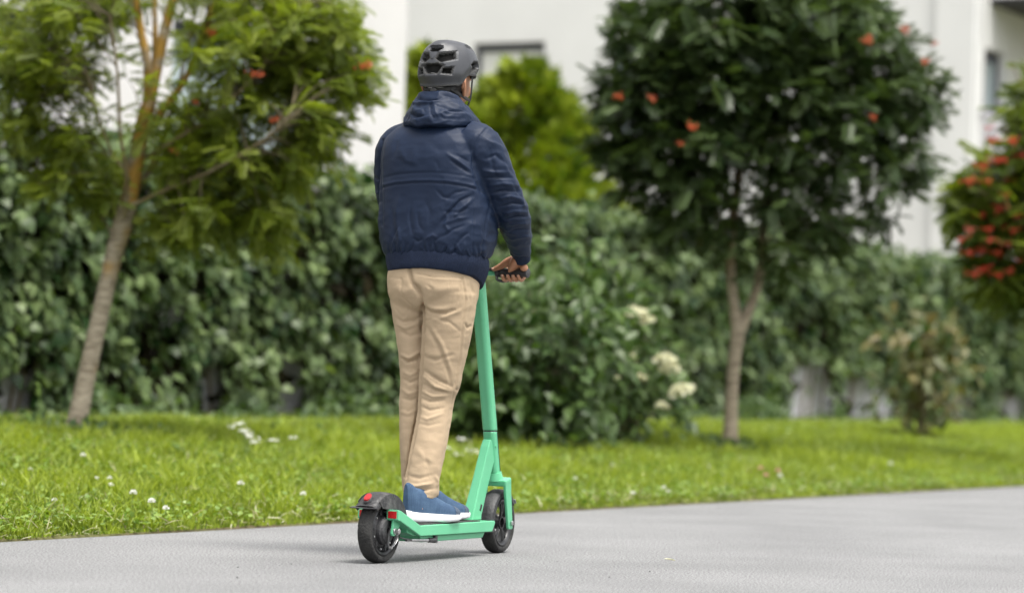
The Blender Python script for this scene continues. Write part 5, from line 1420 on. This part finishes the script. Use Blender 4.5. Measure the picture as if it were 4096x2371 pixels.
# --- trainers -----------------------------------------------------------
def shoe(hx, hy, tx, ty, z0):
    h = np.array([hx, hy]); d = np.array([tx, ty]) - h; L = np.linalg.norm(d); d /= L; s = np.array([d[1], -d[0]])
    def at(t, x, z): q = h + d * (t * L) + s * x; return (q[0], q[1], z)
    T = np.linspace(0, 1, 26)
    wf = np.interp(T, [0, .03, .1, .25, .45, .65, .8, .92, .98, 1], [.012, .024, .032, .034, .034, .042, .045, .036, .020, .004])
    zb = np.interp(T, [0, .06, .2, .7, .9, 1], [.010, .003, 0, 0, .005, .016])
    zt = np.interp(T, [0, .1, .3, .6, .85, 1], [.049, .048, .044, .038, .035, .033])
    rings = []
    for t, w, a, c in zip(T, wf, zb, zt):
        k = []
        for i in range(28):
            an = 2 * math.pi * i / 28; cx = math.cos(an); sz = math.sin(an)
            x = w * 1.06 * np.sign(cx) * abs(cx) ** .45; z = (a + c) / 2 + (c - a) / 2 * np.sign(sz) * abs(sz) ** .55
            k.append(at(t * 1.04 - .02, x, z0 + z))
        rings.append(k)
    up = empty('trainer'); up.parent = pr
    sole = MB().loft(rings).build('sole', m_sole, up, True, base=PB)
    hgt = np.interp(T, [0, .02, .06, .14, .3, .42, .55, .7, .85, .95, 1], [.104, .112, .110, .092, .092, .082, .064, .047, .035, .024, .008])
    rings = []
    for t, w, c, hh in zip(T, wf, zt, hgt):
        k = []
        for i in range(30):
            an = math.pi * i / 29; cx = math.cos(an); sz = math.sin(an)
            x = w * np.sign(cx) * abs(cx) ** (.7 if t < .45 else .85); z = (c - .006) + (hh) * abs(sz) ** (.62 if t < .4 else .8)
            back = -.010 * max(0, 1 - t / .08) * smoothstep(.05, .1, z)
            k.append(at(t + back * .6, x, z0 + z))
        for i in range(1, 8):
            k.append(at(t, -w + 2 * w * i / 8, z0 + c - .008))
        rings.append(k)
    MB().loft(rings).build('upper', m_knit, up, True, base=PB)
    rings = []                                           # printed toe cap, a thin shell over the knit
    for t in np.linspace(.80, 1.0, 8):
        w = np.interp(t, T, wf) + .0012; c = np.interp(t, T, zt); hh = np.interp(t, T, hgt) + .0012
        rings.append([at(min(t, .999) + .002, w * np.sign(math.cos(an)) * abs(math.cos(an)) ** .85, z0 + c - .006 + hh * abs(math.sin(an)) ** .8 * (1 if t > .83 else .98)) for an in np.linspace(.02, math.pi - .02, 24)])
    MB().loft(rings, closed=False).build('toe_cap', m_toe, up, True, base=PB)
    return up
shoe(.002, .195, .072, .487, .1430)
shoe(-.050, .374, .012, .672, .1430)

# ------------------------------------------------------------------ helmet
HB = np.array([0, .424, 1.84])
hm = empty('helmet', tuple(loc2w(HB)), -SYAW)
tag(hm, 'matte dark grey vented cycling helmet worn by the rider', 'helmet')
m_void = surf('vent_shade_black', (.003, .003, .003), (.006, .006, .006), 80, .9)  # shade inside the vent openings, put into a near-black colour
def pip(p, poly):
    x, y = p[:, 0], p[:, 1]; r = np.zeros(len(p), bool); n = len(poly)
    for i in range(n):
        x1, y1 = poly[i]; x2, y2 = poly[(i + 1) % n]
        c = ((y1 > y) != (y2 > y)) & (x < (x2 - x1) * (y - y1) / (y2 - y1 + 1e-9) + x1)
        r ^= c
    return r
def z8(l): return [(1600 + x / 3.315, 120 + y / 3.315) for x, y in l]
VENTS = [z8(q) for q in (
    [(462, 375), (515, 300), (735, 283), (748, 385), (545, 428)],
    [(540, 582), (568, 496), (718, 486), (692, 598)],
    [(290, 480), (340, 436), (462, 438), (488, 495), (458, 562), (345, 592), (318, 560)],
    [(888, 290), (940, 300), (995, 376), (905, 386)])]
GROOVE = [z8(q) for q in ([(235, 340), (305, 350), (330, 382), (430, 376), (480, 318), (770, 270), (775, 402), (530, 440), (500, 490), (470, 600), (345, 605), (275, 470), (225, 450)],)]
TOPV = z8([(372, 250), (400, 215), (548, 205), (520, 262), (470, 292), (400, 296)])
nu, nv = 300, 130
az = np.arange(nu) * 2 * math.pi / nu                   # 0 = front
tt = np.linspace(0, 1, nv)
AZ, TT = np.meshgrid(az, tt)
def rim_z(a):
    a = np.abs((a + math.pi) % (2 * math.pi) - math.pi)
    return 1.874 + .010 * smoothstep(R(40), 0, a) - .042 * smoothstep(R(96), R(120), a) - .008 * smoothstep(R(120), R(180), a)
ZR = rim_z(AZ)
TOPZ = 2.002
A_, B_ = .1130, .1500
lat = np.cos(TT * math.pi / 2) ** .53
flare = 1 - .10 * (1 - smoothstep(0, .22, TT)) ** 2
v0_ = 0; back = smoothstep(R(100), R(180), np.abs((AZ + math.pi) % (2 * math.pi) - math.pi))
flare = flare - .07 * back * (1 - smoothstep(0, .4, TT))
X = A_ * np.sin(AZ) * lat * flare
Y = B_ * np.cos(AZ) * lat * flare + .006 * (1 - TT)
Z = ZR + (TOPZ - ZR) * np.sin(TT * math.pi / 2) ** 1.02
# tilt: brow up, nape down
ti = R(-3)
v = np.stack([X, .424 + Y, Z], -1).reshape(-1, 3)
v[:, 2] += (v[:, 1] - .424) * math.tan(R(2.5))
# surface normals of the smooth shape
g = v.reshape(nv, nu, 3)
du = np.roll(g, -1, 1) - np.roll(g, 1, 1); dv = np.gradient(g, axis=0)
nrm = np.cross(du, dv); nrm /= np.linalg.norm(nrm, axis=2)[..., None] + 1e-9
if np.mean(np.sum(nrm * (g - np.array([0, .424, 1.86])), 2)) < 0: nrm = -nrm
nrm = nrm.reshape(-1, 3)
mir = v * np.array([-1, 1, 1]); pos_r = np.where(v[:, 0:1] >= 0, v, mir)
pxr = project(loc2w(pos_r)); pxd = project(loc2w(v)); pxm = project(loc2w(mir))
VENTS = [[(sum(a for a, _ in q) / len(q) + (x - sum(a for a, _ in q) / len(q)) * 1.12, sum(c for _, c in q) / len(q) + (y - sum(c for _, c in q) / len(q)) * 1.12) for x, y in q] for q in VENTS]
depth = np.zeros(len(v)); vent = np.zeros(len(v), bool); bev = np.zeros(len(v), bool); grv = np.zeros(len(v))
rear = v[:, 1] < .50
def edge_d(p, poly):
    return seg_dist(p, list(poly) + [poly[0]])[0]
for i, poly in enumerate(VENTS):
    for src in ((pxd, pxm) if i == 2 else (pxr,)):
        ok = (rear if i < 3 else ~(v[:, 1] < .47))
        ins = pip(src, poly) & ok
        d = edge_d(src[ins], poly)
        idx = np.where(ins)[0]
        depth[idx] = np.maximum(depth[idx], .003 + (.026 if i < 3 else .012) * smoothstep(3, 9, d))
        vent[idx[d > 5.0]] = True; bev[idx[d <= 5.0]] = True
for poly in GROOVE:
    for src in (pxr,):
        ins = pip(src, poly) & rear
        d = edge_d(src[ins], poly); idx = np.where(ins)[0]
        depth[idx] = np.maximum(depth[idx], .0035 * smoothstep(0, 3, d))
for src in (pxd, pxm):
    ins = pip(src, TOPV) & rear & (v[:, 2] > 1.95)
    d = edge_d(src[ins], TOPV); idx = np.where(ins)[0]
    depth[idx] = np.maximum(depth[idx], .004 + .018 * smoothstep(0, 6, d)); vent[idx[d > 2]] = True
# front and top openings out of the photograph's sight
for ca, ct, wa, wt in ((0, .52, .30, .10), (.75, .40, .16, .12), (-.75, .40, .16, .12), (.42, .70, .25, .08), (-.42, .70, .25, .08)):
    aa = (AZ.ravel() + math.pi) % (2 * math.pi) - math.pi
    m = (np.abs(aa - ca) < wa) & (np.abs(TT.ravel() - ct) < wt) & (v[:, 1] > .49)
    if abs(ca) < .7: depth[m] = .02; vent[m] = True
# raised ridge along the crown
rd = np.exp(-(v[:, 0] / .030) ** 4) * smoothstep(1.962, 1.99, v[:, 2]) * .005
co = v - nrm * depth[:, None] + nrm * rd[:, None] * (depth < .002)[:, None]
idx = np.arange(nu * nv).reshape(nv, nu)
fq = np.stack([idx[:-1], np.roll(idx[:-1], -1, 1), np.roll(idx[1:], -1, 1), idx[1:]], -1).reshape(-1, 4)
vm = vent[fq].mean(1); bm_ = bev[fq].mean(1)
mi = np.where(vm > .5, 1, np.where(bm_ + vm > .5, 2, 0))
o = mesh_obj('shell', co - HB, fq, None, hm, True, mats=[m_helmet, m_void, m_foam], midx=mi)
sharp_auto(o, 48)
# foam liner that closes the underside
k = 60; aa = np.arange(k) * 2 * math.pi / k
def ringz(s, dz):
    zr = rim_z(aa); bk = smoothstep(R(100), R(180), np.abs((aa + math.pi) % (2 * math.pi) - math.pi))
    fl = .90 - .07 * bk
    p = np.stack([A_ * np.sin(aa) * s * fl, .424 + B_ * np.cos(aa) * s * fl + .006, zr + dz], 1)
    p[:, 2] += (p[:, 1] - .424) * math.tan(R(2.5)); return p
MB().loft([ringz(.985, .014), ringz(1.0, .001), ringz(.985, -.006), ringz(.86, -.006), ringz(.80, .02), ringz(.78, .05)]).build('liner', m_foam, hm, True, base=HB)
# brow piece under the front edge
MB().tube([(.080, .490, 1.872), (.062, .520, 1.877), (0, .545, 1.880), (-.062, .520, 1.877), (-.080, .490, 1.872)], [(.011, .010)] * 5, 10, sub=4).build('brow_pad', m_foam, hm, True, base=HB)
# retention dial and straps
MB().tube([(-.07, .365, 1.815), (-.045, .335, 1.805), (0, .322, 1.800), (.045, .335, 1.805), (.07, .365, 1.815)], [(.010, .003)] * 5, 10, sub=5).build('retention_band', m_black, hm, True, base=HB)
MB().cyl((0, .312, 1.800), (0, .326, 1.800), .014, 16, .002).build('dial', m_blackpl, hm, True, base=HB)
MB().tube([(-.04, .336, 1.813), (0, .3235, 1.8125), (.045, .334, 1.813)], .0014, 6, sub=5).build('band_trim', m_steel, hm, True, base=HB)
for sx in (1, -1):
    MB().tube([(.090 * sx, .462, 1.868), (.0865 * sx, .466, 1.835), (.082 * sx, .470, 1.80), (.074 * sx, .474, 1.772), (.05 * sx, .482, 1.742), (0, .49, 1.728)], [(.0015, .0075)] * 6, 8, sub=5, flat=(sx, 0, 0)).build('front_strap', m_black, hm, True, base=HB)
    MB().tube([(.060 * sx, .345, 1.812), (.073 * sx, .385, 1.795), (.080 * sx, .425, 1.782), (.077 * sx, .472, 1.776)], [(.0015, .0075)] * 4, 8, sub=5, flat=(sx, 0, 0)).build('rear_strap', m_black, hm, True, base=HB)
